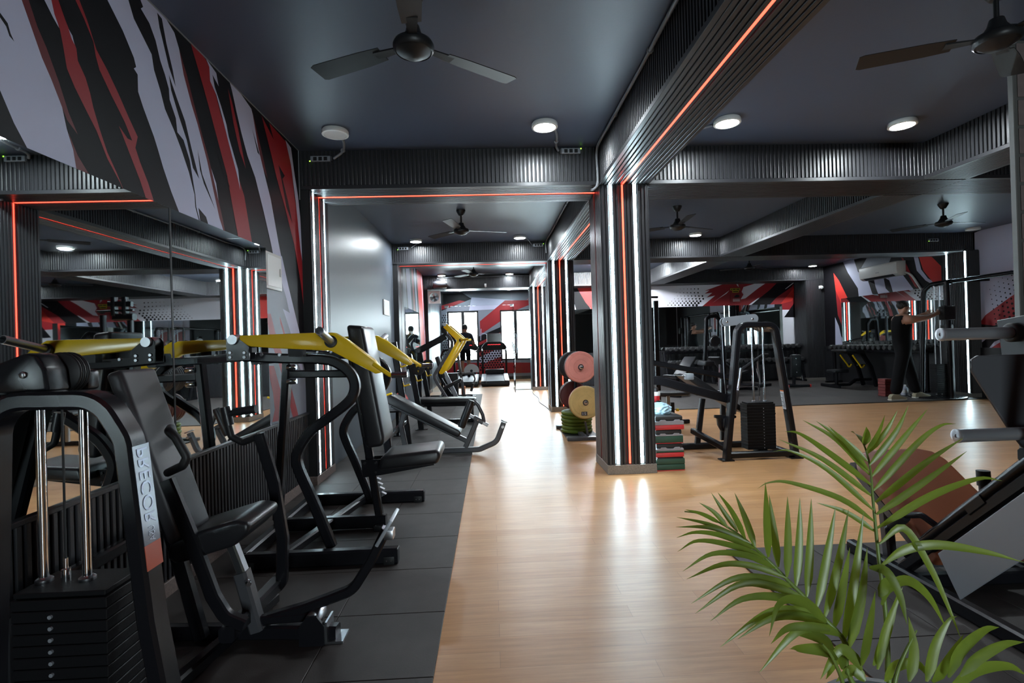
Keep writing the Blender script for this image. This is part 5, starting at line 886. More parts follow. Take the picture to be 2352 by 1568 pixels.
for x, z in ((2.376,1.352),(2.64,1.374)):
    MB().lathe([(0.034,-0.02),(0.040,-0.016),(0.034,0.0),(0.040,0.016),(0.034,0.02)], (x,5.093,z), (0,1,0), 20).build('pulley', 'matte_black', t); bolt((x,5.06,z), (0,-1,0), 0.012, t, 'chrome')
MB().tube([(2.336,5.093,1.35),(2.33,5.06,0.80),(2.325,5.0,0.44)], 0.003, 6).build('lift_cable', 'steel', t)
sqtube('lever_beam', XZ([(1.50,0.800),(1.64,0.790),(1.80,0.740),(2.33,0.585)], 4.97), 0.05, 0.085, t, r=0.12)
sqtube('lever_beam', XZ([(1.50,0.985),(1.85,0.925),(2.70,0.740)], 5.72), 0.05, 0.06, t)
sqtube('pivot_bracket', XZ([(2.335,0.70),(2.315,0.46)], 4.92), 0.06, 0.05, t)
for z in (0.67, 0.50): bolt((2.325,4.885,z), (0,-1,0), 0.012, t)
sqtube('rear_leg', XZ([(2.265,0.54),(2.19,0.03)], 5.45), 0.055, 0.055, t)
sqtube('rear_leg', XZ([(2.62,0.72),(2.60,0.03)], 5.72), 0.055, 0.055, t)
sqtube('rear_base', [(1.62,5.42,0.035),(2.95,5.46,0.035)], 0.06, 0.06, t, nrm=(0,0,1))
sqtube('side_base', [(2.14,5.44,0.20),(2.29,4.90,0.09)], 0.05, 0.06, t, nrm=(1,0,0))
sqtube('side_base', [(2.90,5.46,0.035),(2.92,4.90,0.035)], 0.05, 0.05, t, nrm=(0,0,1))
MB().lathe([(0.012,0.0),(0.012,0.24)], (2.43,4.99,0.65), (0.18,0,0.98), 12).build('damper_rod', 'chrome', t); MB().lathe([(0.016,0.0),(0.016,0.24)], (2.39,4.99,0.43), (0.18,0,0.98), 12).build('damper_body', 'powder_grey', t)
MB().prism([(2.19,0.428),(2.40,0.420),(2.40,0.395),(2.36,0.39),(2.34,0.30),(2.30,0.25),(2.25,0.27),(2.22,0.33),(2.215,0.395),(2.19,0.40)], 'y', 4.965, 5.015).build('lower_pulley_guard', 'powder', t, bevel=0.006)
MB().box(2.25,2.35,4.93,5.03,0.30,0.40).build('lower_pulley_block', 'powder', t, bevel=0.008)
pad('pad_board', [(2.00,0.80),(2.06,0.815),(2.12,0.80),(2.66,0.43),(2.63,0.385),(2.10,0.72)], 5.25, 5.55, 'vinyl', t, 0.015)
MB().box(2.01,2.09,5.22,5.30,0.765,0.83).build('pad_end', 'grey_plate', t, bevel=0.01)
mat('warn_white', (0.55, 0.58, 0.60), 0.5); mat('warn_orange', (0.65, 0.16, 0.03), 0.5); mat('warn_ink', (0.05, 0.06, 0.08), 0.5)
def on_rleg(u, v, o=0.0): p0 = V(2.845,0,0.665); p1 = V(2.868,0,0.48); p_ = p0.lerp(p1, v); return V(p_.x-0.028-o*0.98, 4.868+u, p_.z)
def lab(u0,u1,v0,v1,o,m,nm): MB().add([on_rleg(u,v,q) for q in (o,o+0.0008) for u,v in ((u0,v0),(u1,v0),(u1,v1),(u0,v1))], [(0,3,2,1),(4,5,6,7),(0,1,5,4),(1,2,6,5),(2,3,7,6),(3,0,4,7)]).build(nm, m, t)
lab(-0.015,0.045,0.0,0.06,0.0005,'warn_orange','warning_header'); lab(-0.015,0.045,0.06,1.0,0.0005,'warn_white','warning_label')
for k in range(11): lab(-0.010,0.040-0.012*(k%3),0.17+k*0.07,0.20+k*0.07,0.0014,'warn_ink','print_line')
sqtube('handle_stub', XZ([(2.80,0.44),(2.86,0.40)], 5.1), 0.03, 0.03, t, 'matte_black')
# ================================================================ leg press in the right foreground
t = thing('leg_press', 'dark leg press with brown backrest and steel plate pegs at right', 'gym machine', (2.15, 1.9, 0))
tilt = math.atan2(0.52-0.17, 2.72-2.20)
def LP(u, v, w_): # backrest frame: u across x, v up the slope, w normal
    return V(u, 2.20+v*math.cos(tilt)-w_*math.sin(tilt), 0.15+v*math.sin(tilt)+w_*math.cos(tilt))
prof = [(1.93,0.0),(2.40,0.0),(2.40,0.56),(2.37,0.625),(2.30,0.65),(2.03,0.65),(1.96,0.625),(1.93,0.56)]
m = MB(); n = len(prof); m.add([LP(a,b,0.0) for a,b in prof]+[LP(a,b,0.07) for a,b in prof], [tuple(range(n-1,-1,-1)), tuple(range(n,2*n))]+[(i,(i+1)%n,n+(i+1)%n,n+i) for i in range(n)])
m.build('back_pad', 'vinyl_brown', t, bevel=0.02, seg=4, sharp=1.0, label='brown padded backrest')
m = MB(); m.add([LP(a,b,c) for c in (-0.035,0.0) for a,b in ((1.935,0.02),(2.395,0.02),(2.395,0.62),(1.935,0.62))], [(0,3,2,1),(4,5,6,7),(0,1,5,4),(1,2,6,5),(2,3,7,6),(3,0,4,7)]); m.build('pad_board', 'powder_grey', t)
sqtube('pad_support', [LP(2.0,0.40,-0.05), V(1.99,2.52,0.05)], 0.05, 0.05, t, 'powder_grey', nrm=(1,0,0))
sqtube('pad_support', [LP(2.34,0.40,-0.05), V(2.34,2.52,0.05)], 0.05, 0.05, t, 'powder_grey', nrm=(1,0,0))
for x in (1.93, 2.50):
    sqtube('base_rail', [(x,2.72,0.045),(x,0.55,0.045)], 0.05, 0.065, t, nrm=(1,0,0))
    rtube('slide_rail', [(x+0.02,2.36,0.14),(x+0.02,0.95,1.55)], 0.026, t, 'powder')
    sqtube('rail_beam', [(x+0.02,2.42,0.03),(x+0.02,0.90,1.52)], 0.05, 0.05, t, nrm=(1,0,0))
    sqtube('tail_post', [(x+0.02,0.92,1.50),(x+0.02,0.70,0.05)], 0.05, 0.06, t, nrm=(1,0,0))
sqtube('cross_bar', [(1.93,2.30,0.045),(2.50,2.30,0.045)], 0.05, 0.06, t); sqtube('cross_bar', [(1.93,0.58,0.045),(2.50,0.58,0.045)], 0.05, 0.06, t)
MB().prism([(2.145,0.235),(1.60,0.785),(1.60,0.56),(2.045,0.085)], 'x', 1.905, 1.911).build('side_panel', 'grey_plate', t, bevel=0.002, seg=1)
rtube('side_handle', [(1.95,2.18,0.33),(1.92,2.24,0.37),(1.90,2.31,0.345),(1.885,2.40,0.25)], 0.014, t, 'powder', 0.03)
MB().lathe([(0.0,-0.055),(0.024,-0.053),(0.026,-0.04),(0.024,0.05),(0.0,0.055)], (1.895,2.345,0.305), (-0.05,0.72,-0.70), 18).build('handle_grip', 'matte_black', t)
MB().lathe([(0.018,0.0),(0.018,0.07),(0.023,0.07),(0.023,0.13),(0.0,0.132)], (1.97,1.985,0.50), (0,0.05,1), 16).build('stop_peg', 'matte_black', t)
sqtube('stop_block', [(1.95,2.02,0.46),(1.95,1.95,0.53)], 0.06, 0.05, t, nrm=(1,0,0))
MB().prism([(2.03,1.235),(1.86,1.26),(1.72,0.98),(1.74,0.70),(1.88,0.66),(1.98,0.82)], 'x', 2.085, 2.098).build('sled_plate', 'powder_grey', t, bevel=0.003, seg=1)
MB().prism([(2.03,1.235),(1.86,1.26),(1.72,0.98),(1.74,0.70),(1.88,0.66),(1.98,0.82)], 'x', 2.42, 2.433).build('sled_plate', 'powder_grey', t, bevel=0.003, seg=1)
for y, z in ((1.95,1.184),(1.83,0.808)):
    for x0, s in ((2.085,-1),(2.433,1)):
        L_ = 0.315 if s < 0 else 0.30
        if z < 1: L_ += 0.06
        MB().lathe([(0.0,0.0),(0.024,0.0),(0.024,L_-0.012),(0.0255,L_-0.010),(0.0255,L_-0.002),(0.022,L_),(0.006,L_),(0.005,L_-0.004),(0.0,L_-0.004)], (x0,y,z), (s,0,0), 28).build('plate_peg', 'worn_steel', t)
        MB().lathe([(0.036,0.0),(0.038,0.004),(0.038,0.025),(0.034,0.03),(0.025,0.03)], (x0,y,z), (s,0,0), 28).build('peg_collar', 'matte_black', t)
sqtube('sled_crossbar', [(1.93,1.79,0.735),(2.54,1.79,0.735)], 0.05, 0.05, t); sqtube('sled_crossbar', [(1.93,1.42,1.105),(2.54,1.42,1.105)], 0.05, 0.05, t)
for x in (2.10, 2.42): sqtube('sled_rail', [(x,1.79,0.735),(x,1.42,1.105),(x,1.80,1.12)], 0.03, 0.04, t, nrm=(1,0,0))
m = MB(); fp = [(1.835,1.085),(1.86,1.10),(2.62,1.10),(2.64,1.08),(2.64,0.74),(2.03,0.74),(1.985,0.80),(1.835,1.04)]
m.prism(fp, 'y', 1.885, 1.897).build('foot_plate', 'powder_grey', t, bevel=0.003, seg=1)
# ================================================================ tiled pillar edge at the right
mat('tile_pink', (0.17, 0.135, 0.13), 0.5, var=(20, 0.3)); mat('trim_grey', (0.10, 0.10, 0.095), 0.5)
t = thing('tall_panel', 'tall pinkish-grey panel with dark joints cut off by the right edge', 'panel', (3.3, 2.95, 0))
MB().box(3.168,3.42,2.935,2.972,0.012,ZC-0.004).build('frame', 'trim_grey', t, bevel=0.004, seg=1)
MB().box(3.15,3.45,2.86,3.06,0.0,0.03).build('foot_plate', 'trim_grey', t, bevel=0.004, seg=1)
me = MB().box(3.19,3.41,2.928,2.934,0,0.150).mesh('board', 'tile_pink', bevel=0.002, seg=1)
for k in range(17): inst(me, 'board', t, (0,0,0.034+0.170*k))
# ================================================================ potted palm in the right foreground
mat('leaf', (0.10, 0.145, 0.018), 0.38, spec=0.6, var=(5, 0.35)); mat('stem', (0.13, 0.19, 0.04), 0.45); mat('pot', (0.05, 0.05, 0.055), 0.4); mat('soil', (0.03, 0.02, 0.014), 0.9, var=(60, 0.5))
nt = M('leaf').node_tree; b = nt.nodes['Principled BSDF']; tl = nt.nodes.new('ShaderNodeBsdfTranslucent'); tl.inputs[0].default_value = (0.27, 0.36, 0.03, 1); mx = nt.nodes.new('ShaderNodeMixShader'); mx.inputs[0].default_value = 0.22
nt.links.new(b.outputs[0], mx.inputs[1]); nt.links.new(tl.outputs[0], mx.inputs[2]); nt.links.new(mx.outputs[0], nt.nodes['Material Output'].inputs[0])
PB = (0.905, 1.13)
t = thing('potted_palm', 'green areca palm in a pot in the right foreground', 'plant', (PB[0],PB[1],0))
MB().lathe([(0.0,0.0),(0.115,0.0),(0.12,0.01),(0.155,0.28),(0.165,0.285),(0.165,0.31),(0.15,0.31),(0.145,0.27),(0.0,0.268)], (PB[0],PB[1],0.0), n=36).build('pot', 'pot', t)
MB().lathe([(0.0,0.272),(0.145,0.272)], (PB[0],PB[1],0.0), n=24).build('soil', 'soil', t)
def leaflet(pts, w, parent):
    P = smooth(pts, 5); n = len(P); vs = []; fs = []
    total = sum((P[i+1]-P[i]).length for i in range(n-1)); acc = 0
    view = Vector((0,-1,0.25)).normalized()
    for i, p in enumerate(P):
        if i: acc += (P[i]-P[i-1]).length
        f = acc/total; t_ = (P[min(i+1,n-1)]-P[max(i-1,0)]).normalized()
        side = t_.cross(view); side = side.normalized() if side.length > 1e-5 else Vector((1,0,0)); nn = side.cross(t_).normalized()
        hw = w*0.5*(min(1, 0.25+f*4.2) if f < 0.3 else max(0.02, 1-((f-0.3)/0.7)**1.9))
        vs += [p-side*hw+nn*hw*0.35, p-nn*hw*0.05, p+side*hw+nn*hw*0.35]
    for i in range(n-1):
        a = i*3; fs += [(a,a+1,a+4,a+3), (a+1,a+2,a+5,a+4)]
    m = MB(); m.add(vs, fs); return m.build('leaflet', 'leaf', parent, sharp=1.2)
for rach, leaves in FRONDS:
    base = Vector((PB[0]+random.uniform(-0.04,0.04), PB[1]+random.uniform(-0.04,0.03), 0.272))
    pts = smooth([base]+[Vector(q) for q in rach], 4); k = len(pts)
    fr = MB().tube(pts, [0.0065*(1-0.75*i/k) for i in range(k)], 7).build('frond', 'stem', t)
    for w_, lp in leaves: leaflet(lp, min(w_*0.82, 0.024), fr)
# ================================================================ people
mat('skin', (0.34, 0.17, 0.11), 0.5); mat('hair', (0.008, 0.007, 0.007), 0.5); mat('cloth_black', (0.005, 0.005, 0.006), 0.9, spec=0.15); mat('cloth_navy', (0.012, 0.016, 0.035), 0.8); mat('shoe_beige', (0.30, 0.26, 0.18), 0.7); mat('shoe_sole', (0.5, 0.48, 0.42), 0.6)
def figure(J, E_, root, zones, name, parent):
    """one continuous skinned body: J joint -> (pos, radius), E_ edges, zones(face centre) -> material index"""
    names = list(J); me = bpy.data.meshes.new(name); me.from_pydata([J[n][0] for n in names], [(names.index(a), names.index(b)) for a, b in E_], [])
    ob = bpy.data.objects.new(name, me); COL.objects.link(ob)
    ob.modifiers.new('skin', 'SKIN'); sd = me.skin_vertices[0].data
    for i, n in enumerate(names): r = J[n][1]; sd[i].radius = r if isinstance(r, tuple) else (r, r); sd[i].use_root = (n == root)
    s = ob.modifiers.new('sub', 'SUBSURF'); s.levels = 2; s.render_levels = 2
    dg = bpy.context.evaluated_depsgraph_get(); m2 = bpy.data.meshes.new_from_object(ob.evaluated_get(dg)); bpy.data.objects.remove(ob)
    m2.materials.clear()
    for q in zones[0]: m2.materials.append(M(q))
    for p in m2.polygons: p.material_index = zones[1](Vector(p.center)); p.use_smooth = True
    o = bpy.data.objects.new(name, m2); COL.objects.link(o); attach(o, parent); return o
def hand(J, E_, key, wrist, d, up, side, curl=0.3):
    """palm with five separate fingers; d: pointing direction, up: thumb side, side: palm normal"""
    w_ = Vector(wrist); d = Vector(d).normalized(); up = Vector(up); up = (up-d*up.dot(d)).normalized(); sd = Vector(side).normalized()
    pc = key+'_palm'; J[pc] = (tuple(w_+d*0.045), (0.022, 0.034)); E_.append((key, pc))
    for k, (o, L) in enumerate(((0.030,0.070),(0.010,0.080),(-0.010,0.075),(-0.029,0.058))):
        a, b, c = '%s_f%da' % (key,k), '%s_f%db' % (key,k), '%s_f%dc' % (key,k)
        J[a] = (tuple(w_+d*0.088+up*o), 0.0095); J[b] = (tuple(w_+d*(0.088+L*0.5)+up*o*1.05+sd*0.012*curl*2), 0.0085); J[c] = (tuple(w_+d*(0.088+L*0.85)+up*o*1.05+sd*0.05*curl*2), 0.0075)
        E_ += [(pc,a),(a,b),(b,c)]
    a, b = key+'_ta', key+'_tb'; J[a] = (tuple(w_+d*0.045+up*0.045+sd*0.012), 0.0105); J[b] = (tuple(w_+d*0.085+up*0.055+sd*0.03), 0.009); E_ += [(pc,a),(a,b)]
# ---- man in black pushing at the cable machine (faces right)
t = thing('person', 'person in black vest and trousers with arms stretched out at the cable machine', 'person', (7.25, 8.72, 0))
J = {'pelvis': ((7.22,8.71,0.94),(0.14,0.17)), 'waist': ((7.21,8.71,1.08),(0.13,0.165)), 'chest': ((7.21,8.71,1.28),(0.14,0.18)), 'collar': ((7.225,8.71,1.41),(0.085,0.13)), 'neck': ((7.25,8.71,1.50),0.055), 'skull': ((7.265,8.71,1.585),(0.083,0.075)), 'crown': ((7.262,8.71,1.665),(0.078,0.07)),
     'nose': ((7.368,8.71,1.590),0.012), 'jaw': ((7.315,8.71,1.535),0.045), 'ear_l': ((7.255,8.625,1.59),0.018), 'ear_r': ((7.255,8.795,1.59),0.018),
     'sh_l': ((7.22,8.52,1.405),0.080), 'el_l': ((7.50,8.53,1.425),0.056), 'wr_l': ((7.74,8.58,1.50),0.036), 'sh_r': ((7.24,8.90,1.405),0.080), 'el_r': ((7.52,8.90,1.395),0.056), 'wr_r': ((7.74,8.83,1.50),0.036),
     'hip_l': ((7.16,8.62,0.86),0.118), 'kn_l': ((7.05,8.60,0.48),0.098), 'an_l': ((6.97,8.60,0.10),0.098), 'hip_r': ((7.29,8.80,0.86),0.118), 'kn_r': ((7.43,8.81,0.48),0.098), 'an_r': ((7.55,8.82,0.10),0.098)}
E_ = [('pelvis','waist'),('waist','chest'),('chest','collar'),('collar','neck'),('neck','skull'),('skull','crown'),('skull','nose'),('skull','jaw'),('skull','ear_l'),('skull','ear_r'),('collar','sh_l'),('sh_l','el_l'),('el_l','wr_l'),('collar','sh_r'),('sh_r','el_r'),('el_r','wr_r'),('pelvis','hip_l'),('hip_l','kn_l'),('kn_l','an_l'),('pelvis','hip_r'),('hip_r','kn_r'),('kn_r','an_r')]
hand(J, E_, 'wr_l', (7.74,8.58,1.50), (1,0.15,0.32), (0,0,1), (0,1,0)); hand(J, E_, 'wr_r', (7.74,8.83,1.50), (1,-0.15,0.32), (0,0,1), (0,-1,0))
def zone(c):
    if c.z > 1.475: return 0
    if c.z > 1.33 and (abs(c.y-8.71) > 0.115 or c.x > 7.34): return 0
    return 1
figure(J, E_, 'pelvis', (['skin','cloth_black'], zone), 'body', t)
bm = bmesh.new(); bmesh.ops.create_icosphere(bm, subdivisions=4, radius=1.0)
for v in bm.verts:
    n = v.co.copy(); k = 1+0.05*math.sin(n.x*17)*math.sin(n.y*19+1)*math.sin(n.z*15)
    v.co = Vector((7.247+n.x*0.098*k, 8.71+n.y*0.088*k, 1.665+n.z*0.082*k))
bmesh.ops.delete(bm, geom=[v for v in bm.verts if (v.co.z < 1.63 and v.co.x > 7.27) or v.co.z < 1.585], context='VERTS')
me = bpy.data.meshes.new('hair'); bm.to_mesh(me); bm.free(); me.materials.append(M('hair')); o = bpy.data.objects.new('hair', me); COL.objects.link(o); attach(o, t)
crumple(7.31,8.71,1.522,0.05,0.056,0.035,3,'hair','beard',t)
for y in (8.675, 8.745):
    MB().tube([(7.356,y+0.024*math.cos(a),1.606+0.018*math.sin(a)) for a in [k*math.pi/6 for k in range(13)]], 0.0028, 5).build('glasses_rim', 'chrome', t)
    MB().lathe([(0,-0.008),(0.008,-0.004),(0.009,0.0),(0.006,0.006),(0,0.008)], (7.343,y,1.606), (1,0,0), 10).build('eye', 'hair', t)
for y in (8.63, 8.79): MB().tube([(7.352,y,1.608),(7.27,y-0.005*(1 if y<8.7 else -1),1.606)], 0.0025, 5).build('glasses_arm', 'chrome', t)
MB().box(7.345,7.362,8.69,8.73,1.540,1.547).build('mouth', 'plate_maroon', t, bevel=0.002, seg=1)
for (x, y) in ((7.00, 8.60), (7.62, 8.82)):
    MB().prism([(x-0.13,0.03),(x+0.10,0.03),(x+0.155,0.045),(x+0.15,0.065),(x+0.06,0.085),(x+0.0,0.12),(x-0.10,0.12),(x-0.135,0.08)], 'y', y-0.042, y+0.042).build('shoe', 'shoe_beige', t, bevel=0.015, seg=3)
    MB().prism([(x-0.135,0.0125),(x+0.12,0.0125),(x+0.16,0.03),(x+0.155,0.04),(x-0.138,0.036)], 'y', y-0.045, y+0.045).build('shoe_sole', 'shoe_sole', t, bevel=0.006)
# ---- man on the treadmill, seen from behind
t = thing('person', 'person in navy shirt and shorts walking on the left treadmill, from behind', 'person', (-0.80, 15.75, 0.2))
X, Y, Z = -0.80, 15.75, 0.205
J = {'pelvis': ((X,Y,Z+0.86),(0.135,0.11)), 'waist': ((X,Y,Z+0.99),(0.13,0.10)), 'chest': ((X,Y,Z+1.18),(0.16,0.115)), 'collar': ((X,Y,Z+1.30),(0.12,0.08)), 'neck': ((X,Y+0.01,Z+1.38),0.055), 'skull': ((X,Y+0.02,Z+1.47),(0.078,0.085)), 'crown': ((X,Y+0.02,Z+1.545),(0.072,0.08)), 'nose': ((X,Y+0.125,Z+1.475),0.012), 'ear_l': ((X-0.088,Y+0.01,Z+1.475),0.017), 'ear_r': ((X+0.088,Y+0.01,Z+1.475),0.017),
     'sh_l': ((X-0.19,Y,Z+1.29),0.06), 'el_l': ((X-0.25,Y-0.02,Z+1.05),0.045), 'wr_l': ((X-0.22,Y+0.20,Z+0.98),0.028), 'sh_r': ((X+0.19,Y,Z+1.29),0.06), 'el_r': ((X+0.27,Y-0.04,Z+1.03),0.045), 'wr_r': ((X+0.25,Y+0.19,Z+0.98),0.028),
     'hip_l': ((X-0.09,Y,Z+0.82),0.095), 'kn_l': ((X-0.10,Y+0.04,Z+0.45),0.062), 'an_l': ((X-0.10,Y+0.08,Z+0.08),0.042), 'hip_r': ((X+0.09,Y,Z+0.82),0.095), 'kn_r': ((X+0.10,Y-0.03,Z+0.45),0.062), 'an_r': ((X+0.10,Y-0.12,Z+0.08),0.042)}
E_ = [e for e in [('pelvis','waist'),('waist','chest'),('chest','collar'),('collar','neck'),('neck','skull'),('skull','crown'),('skull','nose'),('skull','ear_l'),('skull','ear_r'),('collar','sh_l'),('sh_l','el_l'),('el_l','wr_l'),('collar','sh_r'),('sh_r','el_r'),('el_r','wr_r'),('pelvis','hip_l'),('hip_l','kn_l'),('kn_l','an_l'),('pelvis','hip_r'),('hip_r','kn_r'),('kn_r','an_r')]]
hand(J, E_, 'wr_l', J['wr_l'][0], (0,1,-0.1), (0,0,1), (1,0,0)); hand(J, E_, 'wr_r', J['wr_r'][0], (0,1,-0.1), (0,0,1), (-1,0,0))
def zone2(c):
    if c.z > Z+1.35: return 0
    if c.z < Z+0.50: return 0
    if abs(c.x-X) > 0.19 and c.z < Z+1.10: return 0
    return 1 if c.z > Z+0.86 else 2
figure(J, E_, 'pelvis', (['skin','cloth_navy','cloth_black'], zone2), 'body', t)
MB().lathe([(0.0,0.095),(0.045,0.085),(0.078,0.055),(0.092,0.01),(0.090,-0.05),(0.080,-0.075),(0.0,-0.06)], (X,Y+0.005,Z+1.525), (0,0.1,1), 24).build('hair', 'hair', t)
for (dx, dy) in ((-0.10,0.08),(0.10,-0.12)):
    MB().prism([(Y+dy-0.08,Z+0.0),(Y+dy+0.17,Z+0.0),(Y+dy+0.18,Z+0.04),(Y+dy+0.06,Z+0.09),(Y+dy-0.07,Z+0.10)], 'x', X+dx-0.042, X+dx+0.042).build('shoe', 'cloth_black', t, bevel=0.015, seg=3)
# ================================================================ treadmills behind the glass
mat('belt', (0.10, 0.10, 0.12), 0.6); mat('deck_grey', (0.42, 0.43, 0.46), 0.4); mat('screen', (0.012, 0.006, 0.008), 0.15); mat('screen_glow', (1,0.05,0.05), 0.5, emit=(1.0,0.03,0.04), es=2.5)
def treadmill(x, label):
    t = thing('treadmill', label, 'treadmill', (x, 15.2, 0), 'treadmills behind the glass')
    MB().prism([(14.38,0.02),(16.3,0.02),(16.3,0.26),(16.0,0.24),(14.45,0.135),(14.38,0.10)], 'x', x-0.40, x+0.40).build('base', 'matte_black', t, bevel=0.015, seg=2)
    MB().add([(x+a,y,z) for a,y,z in ((-0.25,14.42,0.146),(0.25,14.42,0.146),(0.25,15.95,0.246),(-0.25,15.95,0.246))], [(0,1,2,3)]).build('belt', 'belt', t)
    for s in (-1, 1):
        MB().add([(x+s*a,y,z) for z0 in (0,0.02) for a,y,z in ((0.26,14.43,0.14+z0),(0.40,14.43,0.135+z0),(0.40,16.0,0.245+z0),(0.26,16.0,0.25+z0))], [(0,3,2,1),(4,5,6,7),(0,1,5,4),(1,2,6,5),(2,3,7,6),(3,0,4,7)]).build('foot_rail', 'deck_grey', t, bevel=0.006)
        sqtube('upright', [(x+s*0.37,16.25,0.15),(x+s*0.37,16.10,1.08)], 0.06, 0.11, t, 'matte_black', nrm=(1,0,0))
        rtube('side_handle', [(x+s*0.37,16.10,1.05),(x+s*0.36,15.75,0.98),(x+s*0.33,15.70,0.97)], 0.022, t, 'matte_black', 0.04)
    MB().box(x-0.30,x+0.30,15.95,16.25,0.24,0.40).build('motor_cover', 'matte_black', t, bevel=0.04, seg=3)
    m = MB(); pr = [(-0.40,1.02),(-0.38,1.12),(-0.30,1.22),(-0.20,1.26),(0.20,1.26),(0.30,1.22),(0.38,1.12),(0.40,1.02),(0.30,0.99),(0.15,1.04),(-0.15,1.04),(-0.30,0.99)]
    m.prism([(x+a,b) for a,b in pr], 'y', 16.05, 16.17).build('console', 'matte_black', t, bevel=0.015, seg=2)
    MB().box(x-0.22,x+0.22,16.09,16.13,1.20,1.52).build('screen_housing', 'powder_grey', t, bevel=0.012); MB().box(x-0.205,x+0.205,16.084,16.09,1.215,1.505).build('screen', 'screen', t)
    MB().tube([(x-0.20+0.04*k,16.044,1.165+0.008*(k%2)) for k in range(11)], 0.007, 6).build('display_line', 'screen_glow', t)
    return t
treadmill(0.09, 'treadmill with glowing red line on its console, nobody on it')
treadmill(-0.80, 'treadmill under the walking person')
# ================================================================ cable crossover at the right wall
t = thing('cable_crossover', 'black cable crossover frame at the right wall beside the person in black', 'gym machine', (8.05, 8.0, 0))
for yc in (9.0, 6.3):
    rtube('tower_frame', [(7.90,yc+0.12,0.02),(7.93,yc+0.12,0.80),(8.0,yc+0.12,1.93),(8.04,yc,2.04),(8.05,yc-0.4,2.05)], 0.045, t, 'powder', 0.12)
    for dx in (-0.10, 0.0): MB().lathe([(0.012,0.06),(0.012,2.0)], (8.03+dx,yc-0.16,0), n=10).build('guide_rod', 'steel', t)
    sqtube('column', [(7.93,yc-0.45,0.03),(7.91,yc-0.45,2.05)], 0.06, 0.06, t, nrm=(0,1,0))
    MB().box(7.79,7.99,yc-0.52,yc-0.40,1.38,1.62).build('carriage', 'matte_black', t, bevel=0.015)
    MB().lathe([(0.03,-0.02),(0.055,-0.018),(0.045,0.0),(0.055,0.018),(0.03,0.02)], (7.84,yc-0.46,1.58), (0,1,0), 20).build('pulley', 'matte_black', t)
    me = MB().box(-0.11,0.11,-0.07,0.07,0,0.03).mesh('weight_plate', 'stack')
    for k in range(16): inst(me, 'weight_plate', t, (7.99,yc-0.16,0.08+k*0.033))
    MB().lathe([(0.0,0.0125),(0.42,0.0125),(0.42,0.03),(0.40,0.04),(0.0,0.04)], (7.95,yc-0.15,0.0), n=36).build('base_plate', 'powder', t)
    MB().box(8.12,8.20,yc-0.25,yc-0.05,0.035,1.3).build('shroud', 'matte_black', t, bevel=0.01)
rtube('top_bar', [(8.05,8.8,2.05),(8.05,6.2,2.07)], 0.035, t, 'powder')
sqtube('wall_brace', [(8.05,8.7,2.05),(8.58,8.45,2.05)], 0.04, 0.04, t, nrm=(0,0,1))
# ================================================================ benches, dumbbells and small things on the far mat
t = thing('preacher_bench', 'black bench with yellow bar hooks in front of the far right mirror', 'bench', (8.1, 11.1, 0))
pad('arm_pad', [(7.70,0.80),(7.72,0.845),(8.14,0.83),(8.18,0.76),(8.10,0.735)], 10.85, 11.35, 'vinyl', t, 0.03)
for y in (10.9, 11.3):
    sqtube('frame_leg', XZ([(8.12,0.74),(8.30,0.45),(8.42,0.02)], y), 0.06, 0.08, t)
    rtube('bar_hook', [(7.86,y-0.05,0.72),(8.02,y-0.05,0.50),(8.06,y-0.05,0.42),(8.12,y-0.05,0.50)], 0.016, t, 'yellow', 0.03); MB().lathe([(0.02,-0.08),(0.02,0.1)], (8.06,y-0.02,0.50), (1,0,0), 12).build('hook_roll', 'matte_black', t)
sqtube('base_tube', XZ([(7.52,0.05),(7.95,0.06),(8.10,0.16),(8.45,0.16)], 11.1), 0.06, 0.06, t, r=0.06)
sqtube('seat_post', XZ([(7.66,0.05),(7.66,0.34)], 11.1), 0.06, 0.06, t); pad('seat', [(7.52,0.34),(7.53,0.40),(7.84,0.41),(7.86,0.36),(7.84,0.33)], 10.95, 11.25, 'vinyl', t, 0.02)
sqtube('front_foot', [(7.52,10.8,0.05),(7.52,11.4,0.05)], 0.06, 0.06, t, nrm=(0,0,1))
t = thing('upright_bench', 'black adjustable bench folded upright with red foot caps by the dumbbells', 'bench', (6.92, 11.4, 0))
pad('back_pad', [(6.79,0.24),(6.79,0.72),(6.82,0.75),(7.01,0.75),(7.04,0.72),(7.04,0.24)], 11.36, 11.43, 'vinyl', t, 0.02)
sqtube('post', [(6.915,11.48,0.03),(6.915,11.46,0.70)], 0.06, 0.06, t, nrm=(1,0,0)); sqtube('foot', [(6.68,11.30,0.045),(7.17,11.30,0.045)], 0.05, 0.05, t); sqtube('spine', [(6.915,11.30,0.045),(6.915,11.95,0.045)], 0.05, 0.05, t, nrm=(0,0,1))
for x in (6.67, 7.18): MB().box(x-0.015,x+0.015,11.27,11.33,0.0125,0.075).build('foot_cap', 'mural_bright', t, bevel=0.004)
for z in (0.35, 0.52, 0.66): bolt((6.915,11.36,z), (0,-1,0), 0.012, t, 'chrome')
